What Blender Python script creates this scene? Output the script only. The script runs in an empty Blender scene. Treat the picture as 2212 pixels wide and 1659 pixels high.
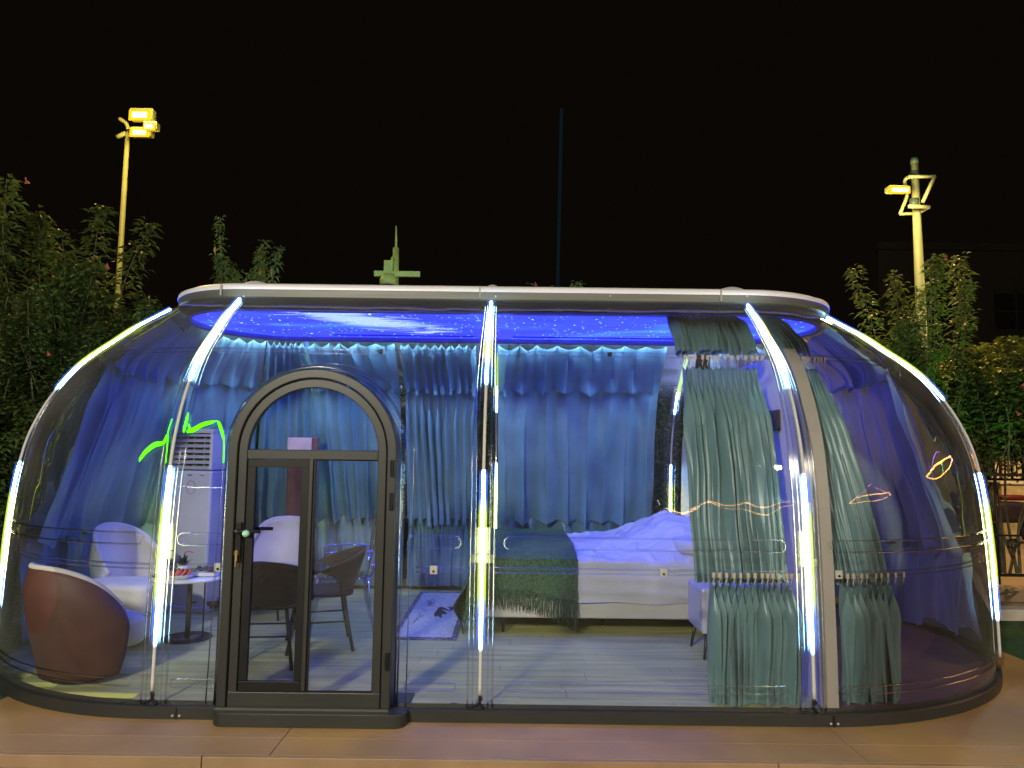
import bpy, math, random
import numpy as np
from mathutils import Matrix, Vector, noise
random.seed(7); np.random.seed(7)
C = bpy.context.scene.collection
PI = math.pi
# ------------------------------------------------------------------ camera, world, exposure
FPX = 720.0
CAMH = 1.60; LAMPW = 1300
PITCH = math.radians(5.5); ROLL = math.radians(.7)
cam = bpy.data.cameras.new('camera'); camo = bpy.data.objects.new('camera', cam); C.objects.link(camo)
cam.sensor_width = 36; cam.lens = FPX/1024*36; cam.clip_start = .05; cam.clip_end = 400
RM = Matrix.Rotation(PI/2+PITCH, 4, 'X') @ Matrix.Rotation(ROLL, 4, 'Z')
camo.matrix_world = Matrix.Translation((0, 0, CAMH)) @ RM
sc = bpy.context.scene; sc.camera = camo
W_ = bpy.data.worlds.new('World'); sc.world = W_; W_.use_nodes = True
bg = W_.node_tree.nodes['Background']; bg.inputs[0].default_value = (.0030, .0021, .0013, 1); bg.inputs[1].default_value = .8
sc.view_settings.view_transform = 'Standard'; sc.view_settings.look = 'None'
sc.view_settings.exposure = .32; sc.view_settings.gamma = 1; sc.view_settings.use_curve_mapping = False
sc.cycles.max_bounces = 7; sc.cycles.transparent_max_bounces = 28; sc.cycles.diffuse_bounces = 3
sc.cycles.glossy_bounces = 3; sc.cycles.use_adaptive_sampling = True; sc.cycles.adaptive_threshold = .02; sc.cycles.adaptive_min_samples = 12; sc.cycles.caustics_reflective = False; sc.cycles.caustics_refractive = False
sc.cycles.sample_clamp_indirect = 4.0; sc.cycles.sample_clamp_direct = 0

def at(px, py, Y):
    "photo pixel (2212 wide) to a point at distance Y"
    d = RM.to_3x3() @ Vector(((px-1106)/2.16, -(py-829.5)/2.16, -FPX))
    k = Y/d.y
    return Vector((d.x*k, Y, CAMH+d.z*k))
def atz(px, py, Z):
    d = RM.to_3x3() @ Vector(((px-1106)/2.16, -(py-829.5)/2.16, -FPX))
    k = (Z-CAMH)/d.z
    return Vector((d.x*k, d.y*k, Z))

# ------------------------------------------------------------------ materials
MATS = {}
def mat(name, col, rough=.6, metal=0., var=.12, scale=8., bump=0., bscale=40., spec=.5, coat=0., sheen=0., col2=None, stretch=None, transl=0.):
    if name in MATS: return MATS[name]
    m = bpy.data.materials.new(name); m.use_nodes = True; nt = m.node_tree; N = nt.nodes; L = nt.links
    p = N['Principled BSDF']
    p.inputs['Roughness'].default_value = rough; p.inputs['Metallic'].default_value = metal
    p.inputs['Specular IOR Level'].default_value = spec; p.inputs['Coat Weight'].default_value = coat
    p.inputs['Sheen Weight'].default_value = sheen
    tc = N.new('ShaderNodeTexCoord'); src = tc.outputs['Object']
    if stretch:
        mp = N.new('ShaderNodeMapping'); mp.inputs['Scale'].default_value = stretch; L.new(src, mp.inputs[0]); src = mp.outputs[0]
    nz = N.new('ShaderNodeTexNoise'); nz.inputs['Scale'].default_value = scale; nz.inputs['Detail'].default_value = 5
    L.new(src, nz.inputs['Vector'])
    mx = N.new('ShaderNodeMix'); mx.data_type = 'RGBA'
    c2 = col2 if col2 else tuple(c*(1-2*var) for c in col)
    c1 = col if col2 else tuple(min(1, c*(1+var)) for c in col)
    mx.inputs[6].default_value = (*c1, 1); mx.inputs[7].default_value = (*c2, 1)
    mr = N.new('ShaderNodeMapRange'); mr.inputs[1].default_value = .3; mr.inputs[2].default_value = .7
    L.new(nz.outputs[0], mr.inputs[0]); L.new(mr.outputs[0], mx.inputs[0]); L.new(mx.outputs[2], p.inputs['Base Color'])
    if bump:
        n2 = N.new('ShaderNodeTexNoise'); n2.inputs['Scale'].default_value = bscale; n2.inputs['Detail'].default_value = 4
        L.new(src, n2.inputs['Vector']); b = N.new('ShaderNodeBump'); b.inputs['Strength'].default_value = bump; b.inputs['Distance'].default_value = .01
        L.new(n2.outputs[0], b.inputs['Height']); L.new(b.outputs[0], p.inputs['Normal'])
    if transl:
        tr = N.new('ShaderNodeBsdfTranslucent'); L.new(mx.outputs[2], tr.inputs[0]); ms = N.new('ShaderNodeMixShader'); ms.inputs[0].default_value = transl
        L.new(p.outputs[0], ms.inputs[1]); L.new(tr.outputs[0], ms.inputs[2]); L.new(ms.outputs[0], N['Material Output'].inputs[0])
    MATS[name] = m; return m
def glass(name, tint=(.95, .96, .97), refl=1., ior=1.4, rough=.015, haze=0., hazecol=(.6, .65, .7), wob=0., graze=0.):
    if name in MATS: return MATS[name]
    m = bpy.data.materials.new(name); m.use_nodes = True; nt = m.node_tree; N = nt.nodes; L = nt.links
    N.remove(N['Principled BSDF'])
    t = N.new('ShaderNodeBsdfTransparent'); t.inputs[0].default_value = (*tint, 1)
    g = N.new('ShaderNodeBsdfGlossy'); g.inputs['Roughness'].default_value = rough
    fr = N.new('ShaderNodeFresnel'); fr.inputs[0].default_value = ior
    mu = N.new('ShaderNodeMath'); mu.operation = 'MULTIPLY'; mu.inputs[1].default_value = refl; mu.use_clamp = True
    L.new(fr.outputs[0], mu.inputs[0])
    ms = N.new('ShaderNodeMixShader'); L.new(mu.outputs[0], ms.inputs[0]); L.new(t.outputs[0], ms.inputs[1]); L.new(g.outputs[0], ms.inputs[2])
    out = ms.outputs[0]
    if wob:
        tc = N.new('ShaderNodeTexCoord'); n2 = N.new('ShaderNodeTexNoise'); n2.inputs['Scale'].default_value = 1.6; n2.inputs['Detail'].default_value = 2
        L.new(tc.outputs['Object'], n2.inputs[0]); b = N.new('ShaderNodeBump'); b.inputs['Strength'].default_value = 1; b.inputs['Distance'].default_value = wob
        L.new(n2.outputs[0], b.inputs['Height']); L.new(b.outputs[0], g.inputs['Normal'])
    if haze:
        d = N.new('ShaderNodeBsdfDiffuse'); d.inputs[0].default_value = (*hazecol, 1)
        m2 = N.new('ShaderNodeMixShader'); m2.inputs[0].default_value = haze; L.new(out, m2.inputs[1])
        if graze:
            lw = N.new('ShaderNodeLayerWeight'); lw.inputs[0].default_value = .5; pw = N.new('ShaderNodeMath'); pw.operation = 'POWER'; pw.inputs[1].default_value = 3.2; L.new(lw.outputs['Facing'], pw.inputs[0])
            md = N.new('ShaderNodeMath'); md.operation = 'MULTIPLY_ADD'; md.inputs[1].default_value = graze; md.inputs[2].default_value = haze; L.new(pw.outputs[0], md.inputs[0])
            tn = N.new('ShaderNodeTexCoord'); dn = N.new('ShaderNodeTexNoise'); dn.inputs['Scale'].default_value = 2.2; dn.inputs['Detail'].default_value = 6; L.new(tn.outputs['Object'], dn.inputs[0])
            dm = N.new('ShaderNodeMapRange'); dm.inputs[1].default_value = .35; dm.inputs[2].default_value = .7; dm.inputs[3].default_value = .6; dm.inputs[4].default_value = 1.4; L.new(dn.outputs[0], dm.inputs[0])
            mm = N.new('ShaderNodeMath'); mm.operation = 'MULTIPLY'; L.new(md.outputs[0], mm.inputs[0]); L.new(dm.outputs[0], mm.inputs[1]); L.new(mm.outputs[0], m2.inputs[0]); L.new(d.outputs[0], m2.inputs[2]); out = m2.outputs[0]
    L.new(out, N['Material Output'].inputs[0]); MATS[name] = m; return m
def emis(name, col, st):
    if name in MATS: return MATS[name]
    m = bpy.data.materials.new(name); m.use_nodes = True; N = m.node_tree.nodes; N.remove(N['Principled BSDF'])
    e = N.new('ShaderNodeEmission'); e.inputs[0].default_value = (*col, 1); e.inputs[1].default_value = st
    m.node_tree.links.new(e.outputs[0], N['Material Output'].inputs[0]); MATS[name] = m; return m

# ------------------------------------------------------------------ mesh helpers
class MB:
    def __init__(s): s.V = []; s.F = []
    def add(s, V, F):
        o = len(s.V); s.V += [tuple(v) for v in V]; s.F += [tuple(i+o for i in f) for f in F]; return s
    def box(s, c, d, rz=0, M=None):
        x, y, z = d[0]/2, d[1]/2, d[2]/2
        P = [(-x,-y,-z),(x,-y,-z),(x,y,-z),(-x,y,-z),(-x,-y,z),(x,-y,z),(x,y,z),(-x,y,z)]
        R = M if M is not None else Matrix.Rotation(rz, 3, 'Z')
        P = [R @ Vector(p) + Vector(c) for p in P]
        return s.add(P, [(0,3,2,1),(4,5,6,7),(0,1,5,4),(1,2,6,5),(2,3,7,6),(3,0,4,7)])
    def grid(s, fn, nu, nv, closeu=False):
        V = [fn(i/(nu if closeu else nu), j/nv) for j in range(nv+1) for i in range(nu+(0 if closeu else 1))]
        n = nu + (0 if closeu else 1)
        F = []
        for j in range(nv):
            for i in range(nu):
                a = j*n+i; b = j*n+(i+1) % n
                F.append((a, b, b+n, a+n))
        return s.add(V, F)
    def tube(s, pts, r, n=8, cap=True, closed=False):
        pts = [Vector(p) for p in pts]; m = len(pts)
        rr = r if isinstance(r, (list, tuple)) else [r]*m
        V = []; up = None
        for i, p in enumerate(pts):
            if closed: t = pts[(i+1) % m]-pts[i-1]
            else: t = pts[min(i+1, m-1)]-pts[max(i-1, 0)]
            t.normalize()
            if up is None:
                up = Vector((0,0,1)) if abs(t.z) < .9 else Vector((1,0,0))
            a = t.cross(up)
            if a.length < 1e-5: a = t.cross(Vector((1,.3,.2)))
            a.normalize(); b = a.cross(t).normalized(); up = b
            for k in range(n):
                q = 2*PI*k/n; V.append(p+(a*math.cos(q)+b*math.sin(q))*rr[i])
        F = []
        for i in range(m if closed else m-1):
            for k in range(n):
                j = (i+1) % m
                F.append((i*n+k, i*n+(k+1) % n, j*n+(k+1) % n, j*n+k))
        if cap and not closed:
            F.append(tuple(range(n))[::-1]); F.append(tuple((m-1)*n+k for k in range(n)))
        return s.add(V, F)
    def lathe(s, prof, c=(0,0,0), n=24, sx=1, sy=1):
        V = []; F = []
        for (r, z) in prof:
            for k in range(n):
                q = 2*PI*k/n; V.append((c[0]+r*math.cos(q)*sx, c[1]+r*math.sin(q)*sy, c[2]+z))
        for i in range(len(prof)-1):
            for k in range(n):
                F.append((i*n+k, i*n+(k+1) % n, (i+1)*n+(k+1) % n, (i+1)*n+k))
        F.append(tuple(range(n))[::-1]); F.append(tuple((len(prof)-1)*n+k for k in range(n)))
        return s.add(V, F)
    def build(s, name, m, parent=None, smooth=True, bev=0, solid=0, sub=0, loc=None, world=True):
        me = bpy.data.meshes.new(name); me.from_pydata(s.V, [], s.F)
        if smooth: me.polygons.foreach_set('use_smooth', [True]*len(me.polygons))
        if smooth == 'auto': me.set_sharp_from_angle(angle=math.radians(35))
        for q in (m if isinstance(m, (list, tuple)) else [m]): me.materials.append(q)
        me.update()
        o = bpy.data.objects.new(name, me); C.objects.link(o)
        if loc is not None: o.location = loc
        if parent is not None:
            o.parent = parent
            if world: o.matrix_parent_inverse = wm(parent).inverted()
        if solid:
            q = o.modifiers.new('s', 'SOLIDIFY'); q.thickness = solid; q.offset = 0
        if bev:
            q = o.modifiers.new('b', 'BEVEL'); q.width = bev; q.segments = 2; q.limit_method = 'ANGLE'; q.angle_limit = math.radians(50)
        if sub:
            q = o.modifiers.new('u', 'SUBSURF'); q.levels = sub; q.render_levels = sub
        return o
def wm(o):
    m = Matrix.LocRotScale(o.location, o.rotation_euler, o.scale)
    if o.parent: m = wm(o.parent) @ o.matrix_parent_inverse @ m
    return m
def tag(o, label, cat=None, group=None):
    o['label'] = label
    if cat: o['category'] = cat
    if group: o['group'] = group
    return o
def thing(name, label, cat, loc=(0,0,0), rz=0, group=None):
    o = bpy.data.objects.new(name, None); C.objects.link(o); o.location = loc; o.rotation_euler = (0,0,rz); o.empty_display_size = .1
    return tag(o, label, cat, group)
def struct(o, kind='structure'): o['kind'] = kind; return o
def B(): return MB()
def copy_tree(o, loc=None, rz=None, parent=None):
    c = o.copy(); C.objects.link(c)
    if parent is not None: c.parent = parent
    if loc is not None: c.location = loc
    if rz is not None: c.rotation_euler = (0,0,rz)
    for ch in list(o.children): copy_tree(ch, parent=c)
    return c
def crom(P, n):
    "smooth curve through points"
    P = [Vector(p) for p in P]; Q = [2*P[0]-P[1]]+P+[2*P[-1]-P[-2]]; out = []
    for i in range(1, len(Q)-2):
        for k in range(n):
            t = k/n; a, b, c, d = Q[i-1:i+3]
            out.append(.5*((2*b)+(c-a)*t+(2*a-5*b+4*c-d)*t*t+(3*b-a-3*c+d)*t**3))
    out.append(P[-1]); return out

# ------------------------------------------------------------------ dome geometry
YC, WD, CL, CR, AXL, AXR = 6.41, 1.92, -2.13, 1.83, .97, 1.05
PROF = [(.07,0),(.4,.003),(.75,.012),(.97,.02),(1.22,.036),(1.44,.06),(1.69,.11),(1.93,.205),(2.15,.335),(2.31,.475),(2.46,.65),(2.58,.79),(2.80,1.10)]
_pp = crom([(a, b, 0) for a, b in PROF], 10)
_ph = np.array([p.x for p in _pp]); _pi = np.array([p.y for p in _pp])
def inset(h): return float(np.interp(h, _ph, _pi))
LEN = CR-CL; SR = PI*WD
def path(s):
    "perimeter position -> base point and outward direction (x scaled on the left cap)"
    T = 2*LEN+2*SR; s = s % T
    if s < LEN: return (CL+s, YC), (0., -1.)
    s -= LEN
    if s < SR: a = -PI/2+s/WD; return (CR, YC), (math.cos(a)*AXR, math.sin(a))
    s -= SR
    if s < LEN: return (CR-s, YC), (0., 1.)
    s -= LEN
    a = PI/2+s/WD; return (CL, YC), (math.cos(a)*AXL, math.sin(a))
def dp(s, h, off=0.):
    b, d = path(s); w = WD-inset(h)+off
    return Vector((b[0]+d[0]*w, b[1]+d[1]*w, h))
def sw(s, h, w):
    b, d = path(s); return Vector((b[0]+d[0]*w, b[1]+d[1]*w, h))
S_R = lambda deg: LEN+WD*math.radians(deg+90)          # right cap azimuth
S_L = lambda deg: 2*LEN+SR+WD*math.radians(deg-90)     # left cap azimuth
S_B = lambda x: LEN+SR+(CR-x)                          # back line
S_F = lambda x: x-CL
exec_later = []
# ------------------------------------------------------------------ ground and deck
m_deck = mat('deck_composite', (.41,.245,.105), rough=.5, var=.20, scale=1.0, bump=.35, bscale=260)
m_fascia = mat('deck_edge', (.30,.195,.11), rough=.5, var=.12, scale=3, bump=.1, bscale=160)
m_pave = mat('paving', (.21,.165,.115), rough=.8, var=.15, scale=1.1, bump=.3, bscale=30)
m_turf = mat('turf', (.020,.085,.028), rough=.9, var=.3, scale=30, bump=.8, bscale=300)
m_kerb = mat('kerb', (.45,.43,.40), rough=.8, var=.12, scale=5)
B_ = B(); B_.box((0, 60, -.17), (300, 300, .02)); g = B_.build('ground', m_pave, smooth=False); struct(g)
deck = bpy.data.objects.new('deck', None); C.objects.link(deck); struct(deck)
xs = [-3.23, -1.255, 1.905, 4.13]; DY0 = 3.97
for i in range(3):
    for (y0, y1) in ((DY0, 4.20), (4.206, 9.4)):
        b = B(); b.box(((xs[i]+xs[i+1])/2, (y0+y1)/2, -.02), (xs[i+1]-xs[i]-.006, y1-y0, .04)); b.build('deck_board', m_deck, deck, smooth=False)
fx = [-5.5, -1.60, 1.42, 6]
for i in range(3):
    b = B(); b.box(((fx[i]+fx[i+1])/2, DY0-.018, -.034), (fx[i+1]-fx[i]-.005, .03, .068)); b.build('fascia', m_fascia, deck, smooth=False, bev=.003)
b = B(); b.box((0, DY0-.35, -.13), (12, .62, .03)); b.build('lower_step', m_deck, deck, smooth=False)
b = B(); b.box((0, 6.6, -.115), (7.2, 5.3, .13)); b.build('deck_base', m_fascia, deck, smooth=False)
for nm, (x0, x1, y0, y1) in (('lawn', (-12, -3.24, 4.0, 9.3)), ('lawn', (4.14, 12, 4.0, 7.45))):
    b = B(); b.box(((x0+x1)/2, (y0+y1)/2, -.09), (x1-x0, y1-y0, .14)); o = b.build(nm, m_turf, smooth=False); struct(o, 'stuff')
    o['label'] = 'flat green artificial turf beside the deck, ' + ('left of the bubble house' if x0 < 0 else 'right of the bubble house')
b = B(); b.box((8.2, 8.0, -.08), (8, .22, .16)); o = b.build('kerb', m_kerb, smooth=False, bev=.01); struct(o)
m_soil = mat('planting_bed', (.035,.03,.02), rough=1, var=.3, scale=12, bump=.8, bscale=40)
b = B(); b.box((-3.6, 10.6, -.05), (18, 2.6, .2)); o = b.build('planting_bed', m_soil, smooth=False); struct(o)

# ------------------------------------------------------------------ interior floor with planks
m_floor = mat('pale_grey_wood', (.50,.52,.21), rough=.32, var=.18, scale=3.5, stretch=(.35,5,5), bump=.04, bscale=30)
m_brownfloor = mat('brown_floor', (.17,.085,.062), rough=.5, var=.12, scale=3)
floor = bpy.data.objects.new('floor', None); C.objects.link(floor); struct(floor)
def xext(y, h=.1, off=-.03):
    w = WD+off; dy = y-YC
    if abs(dy) >= w: return None
    q = math.sqrt(w*w-dy*dy); return CL-AXL*q, CR+AXR*q
PW, PL = .18, 1.22
ny = int(2*WD/PW)
for j in range(ny+1):
    y0 = YC-WD+.03+j*PW
    e0 = xext(y0+.01); e1 = xext(y0+PW-.01)
    if not e0 or not e1: continue
    xa = max(e0[0], e1[0]); xb = 1.96
    x = xa-random.random()*PL*.8
    while x < xb:
        p0 = max(x, xa); p1 = min(x+PL, xb)
        if p1-p0 > .05:
            b = B(); b.box(((p0+p1)/2, y0+PW/2, .055+random.uniform(-.0006, .0006)), (p1-p0-.003, PW-.003, .03)); b.build('plank', m_floor, floor, smooth=False)
        x += PL
b = B(); b.lathe([(WD-.02, 0), (WD-.02, .062)], (CR, YC, 0), 64, sx=AXR); b.build('subfloor', m_brownfloor, floor, smooth=False)
b = B(); b.box(((CL+CR)/2, YC, .019), (LEN, 2*WD-.05, .038)); b.lathe([(WD-.03, 0.001), (WD-.03, .037)], (CL, YC, 0), 48, sx=AXL); b.build('subfloor', m_floor, floor, smooth=False)

# ------------------------------------------------------------------ bubble house
m_anth = mat('anthracite_metal', (.030,.031,.029), rough=.42, metal=.1, var=.08, scale=3, bump=.02, bscale=400)
m_black = mat('black_metal', (.010,.010,.011), rough=.45, spec=.3)
m_white = mat('white_shell', (.80,.78,.86), rough=.35, var=.05, scale=1.5)
m_alu = mat('brushed_aluminium', (.13,.13,.115), rough=.5, metal=.3, var=.1, scale=4, stretch=(.3,.3,8))
m_glass = glass('clear_polycarbonate', (.955,.965,.968), refl=1.25, ior=1.42, rough=.012, haze=.010, hazecol=(.62,.60,.52), wob=.02, graze=.17)  # haze at grazing angles stands in for reflections of the lit surroundings
m_clear = glass('clear_flange', (.975,.98,.99), refl=1.3, ior=1.5, rough=.15, haze=.20, hazecol=(.75,.8,.85))
m_clear2 = glass('moulded_groove', (.975,.98,.985), refl=.7, ior=1.5, rough=.14, haze=.34, hazecol=(.7,.75,.8))
m_wpart = mat('white_painted_panel', (.60,.57,.58), rough=.5, var=.04, scale=2)
house = thing('bubble_house', 'long transparent capsule-shaped bubble house with white roof and lit edge strips, standing on the deck', 'dome house', (CL, YC, 0))
ND = -1.215; DR = .515; DYF = 4.42   # door centre, outer radius, front plane
def in_door(x, z):
    if z < 1.59: return abs(x-ND) < DR+.035
    return (x-ND)**2+(z-1.59)**2 < (DR+.035)**2
ribs = [0, S_F(-.17), LEN, S_R(-30), S_R(30), S_R(90), S_B(-.17), S_L(90), S_L(150), S_L(210)]
T_ = 2*LEN+2*SR
for i, s0 in enumerate(ribs):
    s1 = ribs[i+1] if i+1 < len(ribs) else T_
    V = []; F = []; nu = 64 if i == 0 else 30; nv = 80 if i == 0 else 36
    for j in range(nv+1):
        h = .07+(2.80-.07)*j/nv
        for k in range(nu+1): V.append(dp(s0+(s1-s0)*k/nu, h))
    for j in range(nv):
        for k in range(nu):
            a = j*(nu+1)+k; q = (a, a+1, a+nu+2, a+nu+1)
            if i == 0:
                c = sum((V[t] for t in q), Vector())/4
                if in_door(c.x, c.z): continue
            F.append(q)
    o = B().add(V, F).build('glass_panel', m_glass, house)
    # moulded pill-shaped stiffening grooves near the foot and at waist height
    g0, g1 = s0+.17, s1-.17
    segs = [(g0, g1)]
    if i == 0: segs = [(g0-.05, g0+.22), (S_F(-.60), S_F(-.60)+.26)]
    for (a, c) in segs:
        for (hh, r) in ((1.05, .035), (.20, .022)):
            pts = []
            n = max(4, int((c-a)/.12))
            for k in range(n+1): pts.append(dp(a+(c-a)*k/n, hh-r, .008))
            for k in range(1, 6): q = -PI/2+PI*k/6; pts.append(dp(c+r*math.cos(q), hh+r*math.sin(q), .008))
            for k in range(n+1): pts.append(dp(c+(a-c)*k/n, hh+r, .008))
            for k in range(1, 6): q = PI/2+PI*k/6; pts.append(dp(a+r*math.cos(q), hh+r*math.sin(q), .008))
            B().tube(pts, .006, 6, closed=True).build('moulded_groove', m_clear2, o)
# LED strip materials, colours change along the strip as the running light does
def strip_mat(name, stops, st, mixt=None):
    m = bpy.data.materials.new(name); m.use_nodes = True; nt = m.node_tree; N = nt.nodes; L = nt.links; N.remove(N['Principled BSDF'])
    tc = N.new('ShaderNodeNewGeometry'); sp = N.new('ShaderNodeSeparateXYZ'); L.new(tc.outputs['Position'], sp.inputs[0])
    mr = N.new('ShaderNodeMapRange'); mr.inputs[1].default_value = 0; mr.inputs[2].default_value = 3; L.new(sp.outputs[2], mr.inputs[0])
    cr = N.new('ShaderNodeValToRGB'); L.new(mr.outputs[0], cr.inputs[0]); cr.color_ramp.interpolation = 'LINEAR'
    e = cr.color_ramp.elements
    while len(e) > 1: e.remove(e[-1])
    e[0].position = stops[0][0]/3; e[0].color = (*stops[0][1], 1)
    for z, c in stops[1:]:
        q = e.new(z/3); q.color = (*c, 1)
    em = N.new('ShaderNodeEmission'); L.new(cr.outputs[0], em.inputs[0]); em.inputs[1].default_value = st
    if mixt:
        t = N.new('ShaderNodeBsdfTransparent'); t.inputs[0].default_value = (mixt, mixt, mixt, 1)
        a = N.new('ShaderNodeAddShader'); L.new(em.outputs[0], a.inputs[0]); L.new(t.outputs[0], a.inputs[1]); L.new(a.outputs[0], N['Material Output'].inputs[0])
    else:
        d = N.new('ShaderNodeBsdfDiffuse'); d.inputs[0].default_value = (.6,.58,.55,1)
        a = N.new('ShaderNodeAddShader'); L.new(em.outputs[0], a.inputs[0]); L.new(d.outputs[0], a.inputs[1]); L.new(a.outputs[0], N['Material Output'].inputs[0])
    return m
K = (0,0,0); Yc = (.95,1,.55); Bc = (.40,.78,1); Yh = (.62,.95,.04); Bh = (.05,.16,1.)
m_core = strip_mat('strip_core', [(.42,K),(.47,Bc),(.62,Bc),(.72,Yc),(1.22,Yc),(1.32,Bc),(1.46,Bc),(1.50,K),(2.05,K),(2.09,Bc),(2.18,Bc),(2.26,Yc),(2.58,Yc),(2.68,Bc),(2.78,Bc)], 26)
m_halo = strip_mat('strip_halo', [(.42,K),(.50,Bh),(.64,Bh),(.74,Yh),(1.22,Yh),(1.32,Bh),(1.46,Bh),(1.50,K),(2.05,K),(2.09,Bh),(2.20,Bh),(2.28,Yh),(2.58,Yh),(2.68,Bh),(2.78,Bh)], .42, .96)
m_cable = mat('black_cable', (.012,.012,.012), rough=.5)
for i, s in enumerate(ribs):
    hs = [.08+(2.78-.08)*k/44 for k in range(45)]
    def fl(ds, off): return [dp(s+ds*(1-.45*max(0, (h-1.6))/1.2), h, off) for h in hs]
    rb = B()
    for ds in (-.075, .075): rb.tube(fl(ds, .006), .0055, 6)
    for ds in (-.045, .045): rb.tube(fl(ds, .012), .003, 5)
    a = fl(-.075, .004); c = fl(.075, .004)
    V = []; F = []
    for k in range(45): V += [a[k], (a[k]+c[k])/2+Vector((0,0,0)), c[k]]
    for k in range(44):
        for q in (0, 1): F.append((3*k+q, 3*k+q+1, 3*k+q+4, 3*k+q+3))
    rb.add(V, F); fo = rb.build('joint_flange', m_clear, house)
    hs = [.16+(2.77-.16)*k/60 for k in range(61)]
    st = B().tube([dp(s, h, .026) for h in hs], .0105, 8).build('light_strip', m_core, house)
    B().tube([dp(s, h, .024) for h in hs if h > .40], .027, 10, cap=False).build('painted_halo', m_halo, st)  # added sleeve, paints the bloom round the strip as a glowing shape
    if i in (0, 1, 2):
        p = dp(s, .16, .026); q = B().tube(crom([p, p+Vector((.01,0,-.03)), p+Vector((-.05,.02,-.075)), p+Vector((-.16,.05,-.07)), p+Vector((-.22,.03,-.082))], 6), .006, 6)
        q.tube(crom([p, p+Vector((.0,.01,-.05)), p+Vector((.02,.02,-.085))], 4), .009, 6)
        q.build('cable', m_cable, st)
# bracket plates on the ribs, horizontal rails
def rail(s0, s1, h, w, r, m, nm):
    n = int(abs(s1-s0)/.08)+2
    b = B().tube([sw(s0+(s1-s0)*k/n, h, w) for k in range(n+1)], r, 6)
    b.tube([sw(s0+(s1-s0)*k/n, h-.028, w) for k in range(n+1)], r*.8, 6)
    return b.build(nm, m, house)
m_railclear = glass('rail_clear', (.96,.97,.99), refl=.7, ior=1.5, rough=.15, haze=.66, hazecol=(.8,.85,1.))
HU, HM = 2.31, .89
WU, WM = WD-inset(HU)-.05, WD-inset(HM)-.05
rails = [(.02, LEN-.02), (LEN+.12, LEN+SR-.02), (LEN+SR+.02, 2*LEN+SR-.02), (2*LEN+SR+.02, T_-.03)]
for a, c in rails:
    rail(a, c, HU, WU, .0065, m_railclear, 'curtain_rail')
    if a < .1:
        rail(.02, S_F(ND-DR-.03), HM, WM, .0065, m_railclear, 'curtain_rail'); rail(S_F(ND+DR+.12), LEN-.02, HM, WM, .0065, m_railclear, 'curtain_rail')
    else: rail(a, c, HM, WM, .0065, m_railclear, 'curtain_rail')
m_plate = mat('steel_plate', (.62,.62,.58), rough=.4, metal=.3)
def plate(s, h, w, dx=.045, dz=.05, m=m_plate):
    p = sw(s, h, w); bb, d = path(s); a = math.atan2(d[1], d[0])+PI/2
    b = B().box(p, (dx, .012, dz), a); o = b.build('bracket', m, house, smooth=False)
    B().tube([p+Vector((d[0]*.004, d[1]*.004, -.008)), p+Vector((d[0]*.014, d[1]*.014, -.008))], .007, 8).build('screw', m_black, o)
m_yplate = mat('clear_bracket', (.55,.62,.45), rough=.3)
for s in (S_F(-2.42+.62), S_F(-.47), S_F(.95), S_R(-84), S_R(-34)): plate(s, HM-.012, WM+.02)
for s in (S_F(-.92), S_F(.68)): plate(s, HU-.012, WU+.02, .03, .03, m_black)
for s in (0, S_F(-.17), LEN):
    p = dp(s, 1.06, -.02)
    b = B().box(p, (.10, .006, .16)); b.box(p+Vector((0,-.003,-.11)), (.14, .012, .05)); b.build('rib_bracket', m_yplate, house, smooth=False, bev=.002)

# base ring
def stad(off, z, n=40):
    P = []
    for k in range(1, n): a = -PI/2+PI*k/n; P.append((CR+(WD*AXR+off)*math.cos(a), YC+(WD+off)*math.sin(a), z))
    for k in range(9): P.append((CR-(LEN)*k/8, YC+WD+off, z))
    for k in range(1, n): a = PI/2+PI*k/n; P.append((CL+(WD*AXL+off)*math.cos(a), YC+(WD+off)*math.sin(a), z))
    for k in range(9): P.append((CL+LEN*k/8, YC-WD-off, z))
    return P
def ringmesh(levels):
    V = []; F = []; n = None
    for off, z in levels:
        P = stad(off, z); n = len(P); V += P
    for i in range(len(levels)-1):
        for k in range(n): F.append((i*n+k, i*n+(k+1) % n, (i+1)*n+(k+1) % n, (i+1)*n+k))
    return B().add(V, F), n
rb, _ = ringmesh([(.03,-.16),(.03,.0),(.034,.001),(.034,.066),(.028,.072),(-.004,.072),(-.006,.095),(-.014,.095),(-.014,.05)])
ring = rb.build('base_ring', m_anth, house, smooth='auto')
for px, py in ((388,1535), (1811,1566)):
    p = atz(px, py, .035); x = p.x
    b = B().box((x, YC-WD-.036, .035), (.004, .006, .07)); b.build('ring_joint', m_black, ring, smooth=False)
    for dx in (-.02, .022): B().tube([(x+dx, YC-WD-.034, .022), (x+dx, YC-WD-.041, .022)], .007, 8).build('bolt', m_plate, ring)

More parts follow.
